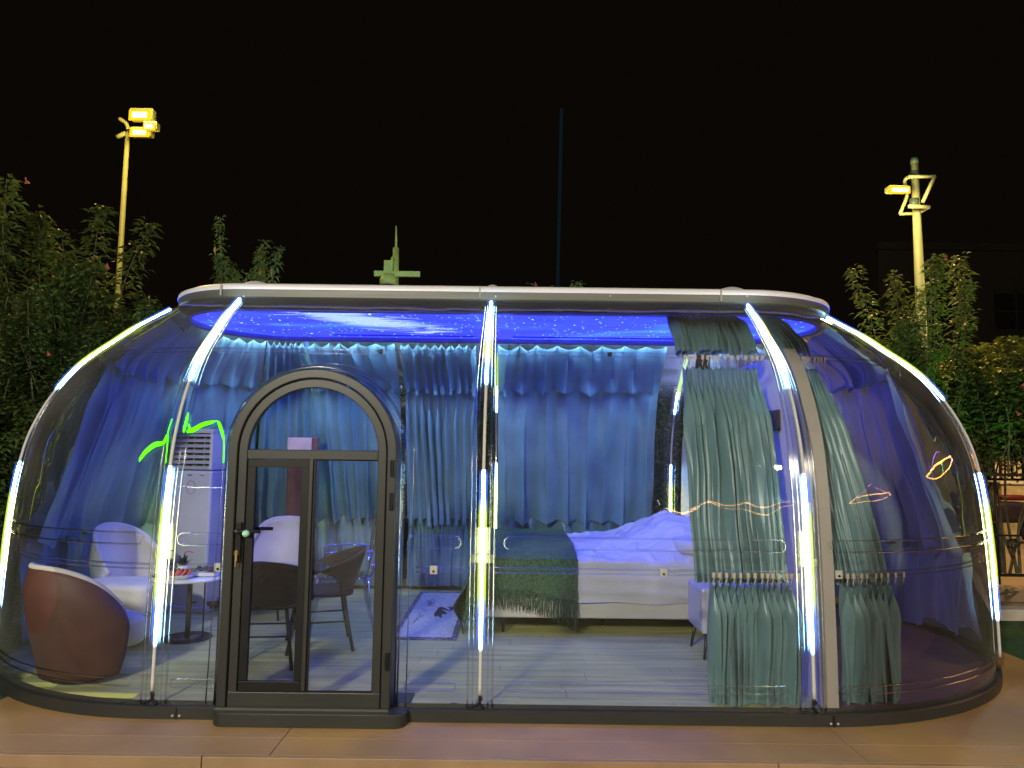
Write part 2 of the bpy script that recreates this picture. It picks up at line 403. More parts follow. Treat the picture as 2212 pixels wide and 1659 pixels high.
# roof
rm, n = ringmesh([(-1.12,2.765),(-1.08,2.785),(-1.065,2.80),(-1.065,2.858)])
trim = rm.build('roof_trim', m_alu, house, smooth='auto')
rm, n = ringmesh([(-1.15,2.72),(-1.12,2.77),(-1.08,2.80)]); rm.build('roof_gasket', mat('dark_gasket', (.03,.03,.028), rough=.5), trim)
lv = [(-1.058,2.856),(-1.056,2.868),(-1.062,2.893),(-1.11,2.914),(-1.26,2.928),(-1.5,2.945),(-1.85,2.955)]
rm, n = ringmesh(lv); V, F = rm.V, rm.F; F.append(tuple((len(lv)-1)*n+k for k in range(n)))
roof = rm.build('roof', m_white, house)
for s, (wx, hh) in zip((S_F(-2.12)-.0, S_F(-.17), S_F(1.80)), ((.16,.10),(.08,.09),(.16,.10))):
    x = CL+s
    def hood(u, v):
        yy = YC-.83+1.66*v; prof = math.sin(PI*u)
        cr = 2.87+.085*(1-abs(2*v-1)**4)
        return (x+wx*(2*u-1), yy, cr-.01+hh*.62*prof**.8*min(1, 7*min(v, 1-v)+.05))
    o = B().grid(hood, 14, 30).build('vent_hood', m_white, roof)
    B().box((x-wx-.01, YC-.858, 2.85), (.012, .02, .085)).build('seam', mat('sealant', (.35,.32,.25)), roof, smooth=False)
for px in (527, 1071, 1318, 1613):
    p = at(px, 640, YC-WD+1.062); B().tube([p+Vector((0,-.01,0)), p+Vector((0,.02,0))], .008, 8).build('screw', m_plate, trim)
# ceiling: backlit starry print
def ceil_mat():
    m = bpy.data.materials.new('starry_ceiling_print'); m.use_nodes = True; nt = m.node_tree; N = nt.nodes; L = nt.links; N.remove(N['Principled BSDF'])
    tc = N.new('ShaderNodeTexCoord'); O = tc.outputs['Object']
    def mp(sc, rot=0, loc=(0,0,0)):
        q = N.new('ShaderNodeMapping'); q.inputs['Scale'].default_value = sc; q.inputs['Rotation'].default_value = (0,0,rot); q.inputs['Location'].default_value = loc; L.new(O, q.inputs[0]); return q.outputs[0]
    nz = N.new('ShaderNodeTexNoise'); nz.inputs['Scale'].default_value = 1.1; nz.inputs['Detail'].default_value = 6; nz.inputs['Distortion'].default_value = 1.2; L.new(mp((.6,1.3,1), .25), nz.inputs[0])
    cr = N.new('ShaderNodeValToRGB'); L.new(nz.outputs[0], cr.inputs[0]); e = cr.color_ramp.elements
    e[0].position = .38; e[0].color = (.038,.018,.85,1); e[1].position = .56; e[1].color = (.045,.028,.95,1)
    q = e.new(.68); q.color = (.07,.09,1,1)
    # pale galaxy streak
    sb = N.new('ShaderNodeVectorMath'); sb.operation = 'SUBTRACT'; _g = atz(800, 694, CZ); sb.inputs[1].default_value = (_g.x, _g.y, CZ); L.new(O, sb.inputs[0])
    rt = N.new('ShaderNodeMapping'); rt.vector_type = 'TEXTURE'; rt.inputs['Rotation'].default_value = (0,0,.75); rt.inputs['Scale'].default_value = (.95,.40,1); L.new(sb.outputs[0], rt.inputs[0])
    ln = N.new('ShaderNodeVectorMath'); ln.operation = 'LENGTH'; L.new(rt.outputs[0], ln.inputs[0])
    n3 = N.new('ShaderNodeTexNoise'); n3.inputs['Scale'].default_value = 2.4; n3.inputs['Detail'].default_value = 8; n3.inputs['Distortion'].default_value = 1.6; L.new(mp((.7,2.2,1), .2), n3.inputs[0])
    ad = N.new('ShaderNodeMath'); ad.operation = 'MULTIPLY_ADD'; ad.inputs[1].default_value = 2.4; L.new(n3.outputs[0], ad.inputs[0]); L.new(ln.outputs['Value'], ad.inputs[2])
    r2 = N.new('ShaderNodeMapRange'); r2.inputs[1].default_value = 1.55; r2.inputs[2].default_value = 2.05; r2.inputs[3].default_value = 1; r2.inputs[4].default_value = 0; L.new(ad.outputs[0], r2.inputs[0])
    m1 = N.new('ShaderNodeMix'); m1.data_type = 'RGBA'; L.new(r2.outputs[0], m1.inputs[0]); L.new(cr.outputs[0], m1.inputs[6]); m1.inputs[7].default_value = (.36,.17,.85,1)
    col = m1.outputs[2]
    for scl, rad, bri in ((9, .10, 1.), (16, .15, .9), (4, .07, 1.)):
        vo = N.new('ShaderNodeTexVoronoi'); vo.inputs['Scale'].default_value = scl; L.new(mp((1, 1.6, 1), 0, (scl*.1, 0, 0)), vo.inputs[0])
        r = N.new('ShaderNodeMapRange'); r.inputs[1].default_value = rad*.4; r.inputs[2].default_value = rad; r.inputs[3].default_value = bri; r.inputs[4].default_value = 0; L.new(vo.outputs['Distance'], r.inputs[0])
        sp = N.new('ShaderNodeSeparateColor'); L.new(vo.outputs['Color'], sp.inputs[0])
        gt = N.new('ShaderNodeMath'); gt.operation = 'GREATER_THAN'; gt.inputs[1].default_value = .35; L.new(sp.outputs[0], gt.inputs[0])
        mu = N.new('ShaderNodeMath'); mu.operation = 'MULTIPLY'; L.new(gt.outputs[0], mu.inputs[0]); L.new(r.outputs[0], mu.inputs[1])
        mm = N.new('ShaderNodeMix'); mm.data_type = 'RGBA'; L.new(mu.outputs[0], mm.inputs[0]); L.new(col, mm.inputs[6]); mm.inputs[7].default_value = (.75,.85,1,1); col = mm.outputs[2]
    bl = N.new('ShaderNodeMix'); bl.data_type = 'RGBA'; bl.blend_type = 'MULTIPLY'; bl.inputs[0].default_value = 1; L.new(col, bl.inputs[6]); bl.inputs[7].default_value = (1.4, 4.2, CEIL_BLUE, 1)
    em = N.new('ShaderNodeEmission'); L.new(bl.outputs[2], em.inputs[0]); em.inputs[1].default_value = CEIL_STRENGTH
    L.new(em.outputs[0], N['Material Output'].inputs[0]); return m
CEIL_STRENGTH = 1.0; CEIL_BLUE = 4.9
CZ = 2.742
m_ceil = ceil_mat()
P = stad(-1.17, CZ); V = list(P)+[(x, y, CZ+.0) for x, y, z in stad(-1.7, CZ)]; n = len(P)
F = [(k, (k+1) % n, n+(k+1) % n, n+k) for k in range(n)]; F.append(tuple(n+k for k in range(n)))
ceil = B().add(V, [f[::-1] for f in F]).build('ceiling', m_ceil, house, smooth=False)
ceil.location = (0, 0, 0)
# ceiling ledge, with an added light strip to brighten the curtains
rm, _ = ringmesh([(-1.165, 2.742), (-1.165, 2.700), (-1.12, 2.700)])
m_coved = mat('cove_ledge', (.2,.2,.35), rough=.5)
rm.build('ceiling_ledge', m_coved, house)
m_fill = emis('added_fill_strip', (.38,.66,1.), 190)  # unseen fill light, added to brighten the back curtains
for (sa, sb) in ((S_R(28), S_R(90)), (S_B(CR), S_B(CL)), (S_L(90), S_L(150))):
    V = []; F = []; n = 24
    for k in range(n+1):
        for h in (2.706, 2.736): V.append(sw(sa+(sb-sa)*k/n, h, WD-1.112))
    B().add(V, [(2*k, 2*k+1, 2*k+3, 2*k+2) for k in range(n)]).build('added_fill_strip', m_fill, house)
# engraved trim lines and ceiling grooves
for (a, c) in ((-1.75, -.36), (0.0, 1.62)):
    for sg in (-1, 1): B().box(((a+c)/2, YC+sg*.58, CZ-.006), (c-a, .012, .012)).build('ceiling_groove', mat('groove_blue', (.02,.02,.10)), house, smooth=False)
for k in range(14):
    p = at(786+3.6*k, 655, YC-WD+1.24); B().tube([p+Vector((.006*math.sin(q), 0, .011*math.cos(q))) for q in [PI*j/4 for j in range(7)]], .0025, 5).build('spare_hook', MATS['groove_blue'], house)
# rectangular area lamp, not used at present
def area(name, loc, rot, size, sy, col, power, parent=None):
    l = bpy.data.lights.new(name, 'AREA'); l.shape = 'RECTANGLE'; l.size = size; l.size_y = sy; l.color = col; l.energy = power
    o = bpy.data.objects.new(name, l); C.objects.link(o); o.location = loc; o.rotation_euler = rot
    if parent: o.parent = parent; o.matrix_parent_inverse = wm(parent).inverted()
    return o
#area('ceiling_light', ((CL+CR)/2, YC, CZ-.004), (0,0,0), LEN+.6, 1.1, (.15,.24,1.), 105, house)
# partition wall at the head of the bed
px0 = 1.925
pts = [(.075, WD-.03)]+[(h, WD-inset(h)-.03) for h in [.3+.12*k for k in range(20)]]
pts = [p for p in pts if p[0] <= 2.71]
b = B(); th = .05; nP = len(pts)
front = [(YC-w, h) for h, w in pts if h <= 2.36]; back = [(YC+w-.05, h) for h, w in pts if h <= 2.36][::-1]
poly = front+back; n = len(poly)
V = [(px0, y, z) for y, z in poly]+[(px0+th, y, z) for y, z in poly]
F = [tuple(range(n))[::-1], tuple(range(n, 2*n))]+[(k, (k+1) % n, n+(k+1) % n, n+k) for k in range(n)]
part = tag(B().add(V, F).build('partition_wall', m_wpart, smooth=False), 'white partition wall inside the bubble house behind the head of the bed', 'partition')
b = B().box((px0-.012, 5.6, 1.86), (.02, .9, .15)); b.box((px0-.016, 5.6, 1.795), (.028, .9, .012)); b.build('dark_band', mat('dark_walnut', (.045,.022,.028), rough=.4), part, smooth=False)
fw = [(YC-(WD-inset(h)-.03), h) for h in [.08+.12*k for k in range(20)]]
b = B(); V = []; F = []
for y, z in fw: V += [(px0-.015, y-.012, z), (px0+th+.022, y-.012, z), (px0+th+.022, y+.02, z), (px0-.015, y+.02, z)]
for k in range(len(fw)-1):
    for q in range(4): F.append((4*k+q, 4*k+(q+1) % 4, 4*k+4+(q+1) % 4, 4*k+4+q))
b.add(V, F).build('edge_channel', mat('grey_channel', (.36,.33,.30), rough=.5, var=.05, scale=2), part, smooth=False)
# ------------------------------------------------------------------ door
def archpts(r, z0, zc, n=28, x0=ND):
    P = [(x0-r, z0)]+[(x0-r, zc)]
    P += [(x0-r*math.cos(PI*k/n), zc+r*math.sin(PI*k/n)) for k in range(1, n)]
    P += [(x0+r, zc), (x0+r, z0)]; return P
def archframe(b, ro, ri, z0, zc, y0, y1, z0i=None):
    A = archpts(ro, z0, zc); I = archpts(ri, z0 if z0i is None else z0i, zc); n = len(A)
    V = [(x, y0, z) for x, z in A]+[(x, y0, z) for x, z in I]+[(x, y1, z) for x, z in A]+[(x, y1, z) for x, z in I]
    F = []
    for k in range(n-1):
        F += [(k, k+1, n+k+1, n+k), (2*n+k+1, 2*n+k, 3*n+k, 3*n+k+1), (k+1, k, 2*n+k, 2*n+k+1), (n+k, n+k+1, 3*n+k+1, 3*n+k)]
    F += [(0, n, 3*n, 2*n), (n-1, 3*n-1, 4*n-1, 2*n-1)]
    return b.add(V, F)
ZA = 1.59
door = archframe(B(), .515, .458, .085, ZA, DYF, DYF+.16).build('door_frame', m_anth, house, smooth='auto', bev=.006)
archframe(B(), .452, .400, .16, ZA-.0, DYF+.012, DYF+.06).build('door_leaf', m_anth, door, smooth='auto', bev=.004)
DW = .40; zt = 1.585
b = B().box((ND, DYF+.036, 1.575), (2*.40, .046, .055)); b.build('transom', m_anth, door, smooth=False, bev=.003)
b = B().box((ND, DYF+.036, .125), (.904, .05, .09)); b.build('bottom_rail', m_anth, door, smooth=False, bev=.003)
b = B(); b.box((ND-.005, DYF+.03, .865), (.024, .05, 1.37)); b.build('mullion', m_anth, door, smooth=False, bev=.003)
# sliding screen sash, black
x0, x1, z0, z1 = ND-.397, ND-.02, .175, 1.545
b = B(); w = .048
b.box(((x0+x1)/2, DYF+.04, z1-w/2), (x1-x0, .03, w)); b.box(((x0+x1)/2, DYF+.04, z0+w/2), (x1-x0, .03, w*1.2)); b.box((x0+w/2, DYF+.04, (z0+z1)/2+.005), (w, .03, z1-z0-w*2.2)); b.box((x1-w/2, DYF+.04, (z0+z1)/2+.005), (w, .03, z1-z0-w*2.2))
b.build('sash', m_black, door, smooth=False, bev=.002)
m_mesh = glass('tinted_pane', (.62,.62,.66), refl=1.2, ior=1.5, rough=.02)
m_pane = glass('door_pane', (.93,.95,.96), refl=1.2, ior=1.5, rough=.01)
b = B(); b.add([(x0, DYF+.045, z0), (x1, DYF+.045, z0), (x1, DYF+.045, z1), (x0, DYF+.045, z1)], [(0,1,2,3)]); b.build('pane', m_mesh, door, smooth=False)
b = B(); b.box((ND+.20, DYF+.05, .86), (.395, .006, 1.4)); b.build('pane', m_pane, door, smooth=False)
A = archpts(.402, 1.59, ZA)
B().add([(x, DYF+.05, z) for x, z in A], [tuple(range(len(A)))]).build('pane', m_pane, door, smooth=False)
# black rims of panes
b = B(); b.box((ND+.013, DYF+.03, .86), (.012, .02, 1.38)); b.box((ND+.205, DYF+.034, 1.545), (.38, .012, .008)); b.box((ND+.205, DYF+.034, .172), (.38, .012, .008)); b.build('seal', m_black, door, smooth=False)
b = B(); A = archpts(.401, 1.603, ZA+.002); b.tube([(x, DYF+.035, z) for x, z in A], .004, 5, closed=True); b.build('seal', m_black, door)
# handle, key
hx = ND-.425
hp = at(517, 1145, DYF); hx = hp.x; hz = hp.z
b = B().box((hx, DYF-.006, at(517,1170,DYF).z), (.034, .014, .235)); b.build('handle_plate', m_black, door, smooth=False, bev=.006)
b = B().tube([(hx, DYF, hz), (hx, DYF-.05, hz), (hx+.02, DYF-.058, hz), (hx+.145, DYF-.058, hz-.002)], .0105, 10)
b.build('handle', m_black, door)
B().tube([(hx+.02, DYF+.10, hz), (hx+.17, DYF+.10, hz), ], .0105, 10).build('inner_handle', m_black, door)
B().lathe([(.0,-.02),(.012,-.018),(.02,-.008),(.022,0),(.02,.009),(.012,.018),(0,.02)], (hx+.068, DYF-.075, hz-.012), 16).build('knob_bumper', mat('mint_plastic', (.35,.72,.5), rough=.3), door)
kz = at(518, 1190, DYF).z
b = B(); b.tube([(hx, DYF-.013, kz), (hx, DYF-.035, kz)], .009, 8); b.box((hx, DYF-.032, kz-.03), (.012, .003, .05)); b.tube([(hx+.014*math.cos(q*PI/6), DYF-.033, kz+.014*math.sin(q*PI/6)-.01) for q in range(12)], .0015, 5, closed=True)
b.box((hx-.004, DYF-.03, kz-.06), (.006, .003, .055)); b.build('key', mat('brass', (.6,.45,.2), rough=.3, metal=.9), door, smooth=False)
for pz in (1.50, 1.30, .36):
    b = B(); b.tube([(ND+.492, DYF-.008, pz-.05), (ND+.492, DYF-.008, pz+.05)], .011, 8); b.box((ND+.505, DYF-.003, pz), (.022, .006, .1)); b.build('hinge', m_black, door, smooth='auto')
# threshold with rounded ends
sl = at(458, 1560, DYF-.03).x; sr = at(878, 1565, DYF-.03).x
def slab(b, x0, x1, y0, y1, z0, z1, r=.07):
    P = [(x0+r-r*math.cos(q), y0+r-r*math.sin(q)) for q in [PI/2*k/6 for k in range(7)]]+[(x1-r+r*math.sin(q), y0+r-r*math.cos(q)) for q in [PI/2*k/6 for k in range(7)]]+[(x1, y1), (x0, y1)]
    n = len(P); V = [(x, y, z0) for x, y in P]+[(x, y, z1) for x, y in P]
    return b.add(V, [tuple(range(n))[::-1], tuple(range(n, 2*n))]+[(k, (k+1) % n, n+(k+1) % n, n+k) for k in range(n)])
slab(B(), sl, sr, DYF-.075, 4.75, -.0, .078).build('threshold', m_anth, house, smooth='auto', bev=.004)
b = B(); b.box((ND, DYF-.012, .083), (1.02, .02, .010)); b.build('sill_strip', m_alu, door, smooth=False)
# clear collar joining the door to the dome
def collar(u, v):
    A = archpts(.548, .08, ZA, 40); n = len(A)-1; t = u*n; i = min(int(t), n-1); f = t-i
    x = A[i][0]*(1-f)+A[i+1][0]*f; z = A[i][1]*(1-f)+A[i+1][1]*f
    yf = YC-WD+inset(min(z, 2.79))
    return (x, DYF+.05+(yf-DYF-.05)*v, z)
o = B().grid(collar, 60, 4).build('door_collar', m_clear2, house)
A = archpts(.548, .08, ZA, 40)
B().tube([(x, YC-WD+inset(z)-.006, z) for x, z in A], .007, 6).build('collar_bead', m_clear, o)
A = archpts(.60, .08, ZA, 40)
B().tube([(x, YC-WD+inset(z)-.004, z) for x, z in A], .0045, 6).build('collar_bead', m_clear, o)
A = archpts(.535, .08, ZA, 40)
B().tube([(x, DYF+.06, z) for x, z in A], .006, 6).build('collar_bead', m_clear, o)

# ------------------------------------------------------------------ curtains
m_cloth = mat('satin_curtain', (.165,.300,.335), rough=.30, var=.06, scale=5, sheen=.15, bump=.05, bscale=500, transl=.28)
m_cloth3 = mat('lit_teal_curtain', (.27,.46,.46), rough=.32, var=.05, scale=5, sheen=.2, bump=.05, bscale=500, transl=.34)  # same teal cloth, paler to paint in light on the left end
m_cloth2 = mat('lit_lilac_grey_curtain', (.36,.46,.50), rough=.5, var=.05, scale=5, sheen=.2, bump=.05, bscale=500, transl=.32)  # lilac grey cloth, lightened to paint in lamplight on the right end
m_hook = mat('cream_plastic_hook', (.62,.52,.38), rough=.45)
def folds(n, seed):
    R = random.Random(seed); k = np.cumsum([0]+[R.uniform(.65, 1.35) for _ in range(n)]); k /= k[-1]
    a = [R.uniform(.6, 1.3) for _ in range(n)]; return k, a
def drape(s0, s1, h0, w0, h1, w1, n, amp, seed, scal=.02, swag=0., drift=0., flare=0., name='drape', m=m_cloth, parent=None, hem=.0, bulge=0., flip=False, nu_per=12, nv=34, pin=.0, wr=.012):
    k, am = folds(n, seed); kb, amb = folds(n, seed+50); R = random.Random(seed+9)
    ph = [R.uniform(-.25, .25) for _ in range(n)]
    V = []; nu = n*nu_per
    for j in range(nv+1):
        v = j/nv
        for i in range(nu+1):
            t = i/nu_per; c = min(int(t), n-1); f = t-c
            ua = k[c]+(k[c+1]-k[c])*f; ub = kb[c]+(kb[c+1]-kb[c])*f
            u = ua*(1-v)+ub*v
            s = s0+(s1-s0)*u+drift*v*(u-.5)+flare*v
            fold = math.sin(PI*f)**(.55 if flip else .8)                       # 0 at hooks, 1 between
            sharp = 1-abs(2*f-1)**1.5
            A = amp*am[c]*(.35+.65*min(1, v*4))
            # near the top the pleats are pinched, lower they round out and wander
            d = A*(fold-.5)+A*.35*math.sin(2*PI*f+ph[c]*6+v*2.2)*min(1, v*3)
            if flip: d = -d
            # bottom gather above a rail
            g = 0
            if swag:
                q = max(0, (v-.72)/.28); g = q*q
                d += g*(.05*sharp)*am[c]+.0
            h = h0+(h1-h0)*v-scal*sharp*am[c]*math.exp(-v*9)
            h -= swag*g*sharp*am[c]
            if hem: h += hem*noise.noise(Vector((s*1.7, seed, 0)))*v**4
            w = w0+(w1-w0)*v
            w += bulge*math.sin(PI*v)
            nn = noise.noise(Vector((s*3.1, h*2.3, seed*3.7)))*wr+noise.noise(Vector((s*9, h*5, seed)))*wr*.45
            side = .018*amp/.04*math.sin(2*PI*f)*min(1, v*4)
            V.append(sw(s+side+.01*noise.noise(Vector((h*3, s*2, seed))), h, w-d-nn-amp*.6))
    F = [(j*(nu+1)+i, j*(nu+1)+i+1, (j+1)*(nu+1)+i+1, (j+1)*(nu+1)+i) for j in range(nv) for i in range(nu)]
    o = B().add(V, F).build(name, m, parent)
    return o, [s0+(s1-s0)*q for q in k]
hookme = None
def hooks(ss, h, w, parent, big=1.):
    global hookme
    for s in ss:
        p = sw(s, h, w); b_, d = path(s)
        if hookme is None:
            b = B(); b.box((0,0,-.004), (.018,.012,.03)); b.tube([(0,0,-.016), (.004,0,-.03), (-.003,0,-.045), (0,0,-.06)], .003, 5)
            o = b.build('hook', m_hook, parent, smooth=False, bev=.002); hookme = o.data
        else:
            o = bpy.data.objects.new('hook', hookme); C.objects.link(o); o.parent = parent
            o.matrix_parent_inverse = wm(parent).inverted()
        o.location = p; o.rotation_euler = (0, 0, math.atan2(d[1], d[0])+PI/2)
HT = 2.70; WT = WD-1.00
def curtain(label, s0, s1, nfold, amp, seed, dense=False, m=m_cloth, hemz=.12, hem=.0, top=True, split=None, hookrows=True, sh=(0,0,0,0), group='curtains hung round the inside of the bubble house'):
    sm = (s0+s1)/2; p = sw(sm, 0, WD-.3)
    t = thing('curtain', label, 'curtain', (p.x, p.y, 0), 0, group)
    if dense:
        if top:
            o, k = drape(s0, s1, HT, WT, HU+.06, WU-.07, nfold, amp, seed, .01, 0.05, name='upper_drape', m=m, parent=t, nv=18, flip=True)
        o, k = drape(s0+.01, s1, HU-.075, WU-.01, HM-.09, WM-.075, nfold, amp, seed+1, .03, .0, flare=sh[0], drift=sh[2], flip=True, name='middle_drape', m=m, parent=t, bulge=.02)
        hooks(k, HU-.02, WU+.01, t)
        o, k = drape(s0+sh[1], s1+sh[3], HM-.075, WM+.0, hemz, WM-.01, nfold, amp, seed+2, .03, 0, flip=True, name='lower_drape', m=m, parent=t, hem=hem, wr=.02)
        hooks(k, HM-.02, WM+.015, t)
    else:
        drape(s0, s1, HT, WT, HU-.03, WU-.06, nfold, amp, seed, .05, .07, name='upper_drape', m=m, parent=t, nv=24, wr=.02)
        o, k = drape(s0, s1, HU+.01, WU-.03, HM-.02, WM-.07, nfold, amp, seed+1, .02, .07, name='middle_drape', m=m, parent=t, bulge=-.02, wr=.022)
        o, k2 = drape(s0, s1, HM+.01, WM-.02, hemz, WM-.02, nfold, amp*.9, seed+2, .02, 0, name='lower_drape', m=m, parent=t, hem=hem, nv=16)
        hooks(k, HU-.0, WU+.0, t); hooks([q for q in k2], HM-.0, WM, t)
    return t
# back and end curtains
xb = lambda px: at(px, 1000, YC+WD-.2).x
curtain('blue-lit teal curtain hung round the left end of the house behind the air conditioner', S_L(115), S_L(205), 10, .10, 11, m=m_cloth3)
curtain('blue-lit teal curtain on the back wall, the one seen through the arched door', S_B(xb(872)), S_L(114), 12, .09, 23)
curtain('narrow tightly pleated blue curtain on the back wall just right of the door', S_B(xb(1032)), S_B(xb(882)), 9, .085, 35)
curtain('wide blue curtain on the back wall behind the bed foot with gathers at two heights', S_B(xb(1408)), S_B(xb(1076)), 8, .10, 47)
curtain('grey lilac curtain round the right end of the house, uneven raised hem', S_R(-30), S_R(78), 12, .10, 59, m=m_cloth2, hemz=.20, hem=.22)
xf = lambda px, py, Y: at(px, py, Y).x
curtain('stacked grey green curtain inside the front glass, left of the white channel', S_F(1.20), S_F(1.75), 13, .10, 71, dense=True, hemz=.085, sh=(0,.06,.05,.03))
curtain('narrow stacked grey green curtain inside the front glass, right of the white channel', LEN+.17, LEN+.50, 8, .10, 83, dense=True, hemz=.085, sh=(.11,.09,.09,.16))

# ------------------------------------------------------------------ furniture
m_wfab = mat('white_fabric', (.62,.60,.56), rough=.85, var=.06, scale=4, bump=.15, bscale=300)
m_brown = mat('brown_leather', (.105,.042,.032), rough=.62, var=.12, scale=6, bump=.06, bscale=200)
m_dleg = mat('dark_leg', (.025,.022,.02), rough=.4)
FZ = .071
def rbox(b, c, d, r=.05, rz=0, n=6):
    "rounded cushion by superellipsoid"
    R = Matrix.Rotation(rz, 3, 'Z')
    def fn(u, v):
        a = 2*PI*u; e = PI*(v-.5)
        sg = lambda q, p: math.copysign(abs(q)**p, q)
        ce, se = sg(math.cos(e), r), sg(math.sin(e), r)
        return R @ Vector((d[0]/2*ce*sg(math.cos(a), r), d[1]/2*ce*sg(math.sin(a), r), d[2]/2*se)) + Vector(c)
    return b.grid(fn, 40, 20, closeu=True)
def shell_chair(name, label, loc, rz, wide=.34, top=.86, outer=m_brown, inner=m_wfab, base=.05, group=None, seat=.40, span=105, lean=.10, legs=False, seatb=.17, drop=.36, pw=2.2, taper=.42):
    t = thing(name, label, 'chair', loc, rz, group)
    def surf(r_off, zt_off=0):
        def fn(u, v):
            a = math.radians(-span+2*span*u); k = abs(2*u-1)
            zt = top-drop*k**pw+zt_off; zb = base+.02
            z = zb+(zt-zb)*v
            r = (wide*(1.04-taper+taper*math.sin(min(1, v*1.15)*PI/2))+r_off)*(1-.12*max(0, v-.8)/.2)
            x = -math.cos(a)*r-lean*(v**1.5)*(1-k*.6)+.03; y = math.sin(a)*r*1.02
            return (x, y, z)
        return fn
    b = B().grid(surf(0), 40, 18); o = b.build('back_shell', outer, t, solid=.012, world=False)
    b = B().grid(surf(-.022, -.004), 40, 18); b.build('inner_padding', inner, t, solid=.03, world=False)
    b = B(); P = [surf(-.012)(k/40, 1) for k in range(41)]; b.tube(P, .02, 8); b.build('piping', inner, t, world=False)
    b = B(); rbox(b, (.07, 0, (seat+seatb)/2), (wide*1.55, wide*1.4, seat-seatb), .45); b.build('seat', inner, t, world=False)
    if legs:
        for sx in (-1, 1):
            for sy in (-1, 1):
                B().tube([(.02+sx*.13, sy*.13, seatb+.04), (.02+sx*.22, sy*.22, 0)], [.016,.010], 8).build('leg', m_dleg, t, world=False)
    else:
        B().lathe([(.17,0),(.17,.012),(.03,.02),(.025,seatb+.03)], (.05,0,0), 24).build('swivel_base', m_dleg, t, world=False)
    return t
p = at(165, 1490, 4.95)
shell_chair('lounge_chair', 'brown leather shell chair turned away, white inside, nearest the left end', (-2.87, 5.02, FZ), math.radians(55), wide=.35, top=.76, lean=.06, taper=.25, pw=2.8, drop=.30, group='shell lounge chairs', base=.02)
shell_chair('lounge_chair', 'white lounge chair with a tall rounded back against the left end curtain', (-3.22, 6.30, FZ), math.radians(-25), wide=.31, top=.86, outer=m_wfab, inner=m_wfab, group='shell lounge chairs', base=.02, lean=.13, seat=.42)
shell_chair('armchair', 'white upholstered armchair with brown back seen through the screened half of the door', (-2.26, 6.95, FZ), math.radians(-100), wide=.33, top=.86, lean=.12, legs=True, seat=.46, seatb=.34, base=.32, span=75, pw=3.6, drop=.28, taper=.2)
# loose white ottoman blocks by the left chairs
o = thing('ottoman', 'white padded ottoman between the white lounge chair and the small round table', 'ottoman', (-3.10, 5.86, FZ), .1)
b = B(); rbox(b, (0,0,.36), (.62,.5,.26), .35); b.build('cushion', m_wfab, o, world=False)
b = B(); rbox(b, (0,0,.13), (.5,.42,.2), .3); b.build('base', m_wfab, o, world=False)

# wicker chairs
def wicker_mat():
    m = mat('dark_wicker', (.010,.009,.013), rough=.6, var=.2, scale=30, spec=.15)
    nt = m.node_tree; N = nt.nodes; L = nt.links; tc = N.new('ShaderNodeTexCoord')
    w1 = N.new('ShaderNodeTexWave'); w1.wave_type = 'BANDS'; w1.bands_direction = 'Z'; w1.inputs['Scale'].default_value = 30
    w2 = N.new('ShaderNodeTexWave'); w2.wave_type = 'BANDS'; w2.bands_direction = 'DIAGONAL'; w2.inputs['Scale'].default_value = 20
    L.new(tc.outputs['Object'], w1.inputs[0]); L.new(tc.outputs['Object'], w2.inputs[0])
    mu = N.new('ShaderNodeMath'); mu.operation = 'MULTIPLY'; L.new(w1.outputs['Fac'], mu.inputs[0]); L.new(w2.outputs['Fac'], mu.inputs[1])
    b = N.new('ShaderNodeBump'); b.inputs['Distance'].default_value = .003; L.new(mu.outputs[0], b.inputs['Height']); L.new(b.outputs[0], N['Principled BSDF'].inputs['Normal'])
    return m
m_wick = wicker_mat()
def wicker(label, loc, rz):
    t = thing('wicker_chair', label, 'chair', loc, rz, 'dark wicker tub chairs')
    # faces +x locally; back at -x
    def band(u, v):
        a = math.radians(-125+250*u); k = abs(2*u-1)
        zt = .76-.22*k**1.6; zb = .42+max(0, (k-.42))*.16/.58+ (.10 if k > .42 else 0)*min(1, (k-.42)/.08)
        z = zb+(zt-zb)*v; r = .235+.075*((z-.42)/.38)
        return (-math.cos(a)*r-.05*((z-.42)/.38)*(1-k), math.sin(a)*r*1.08, z)
    B().grid(band, 60, 10).build('backrest', m_wick, t, solid=.022, world=False)
    b = B()
    for sy in (-1, 1):
        b.tube([(.14, sy*.25, .43), (.17, sy*.275, .50), (.15, sy*.29, .56)], .016, 8)
    b.build('arm_support', m_wick, t, world=False)
    b = B(); rbox(b, (0,0,.425), (.50,.49,.045), .55); b.build('seat', m_wick, t, world=False)
    feet = []
    for sx in (-1, 1):
        for sy in (-1, 1):
            P = [(sx*.17, sy*.17, .41), (sx*.20, sy*.20, .22), (sx*.245, sy*.235, 0)]; feet.append(P)
            B().tube(P, [.014,.014,.013], 8).build('leg', m_dleg, t, world=False)
    b = B()
    for i, j in ((0,1),(2,3),(0,2),(1,3)):
        b.tube([feet[i][1], feet[j][1]], .007, 6)
    b.build('stretcher', m_dleg, t, world=False)
    return t
wicker('dark wicker chair right behind the black screened sash, its back to the camera', (-1.78, 5.42, FZ), math.radians(97))
wicker('dark wicker chair facing left, seen through the clear right half of the door', (-1.50, 5.86, FZ), math.radians(197))
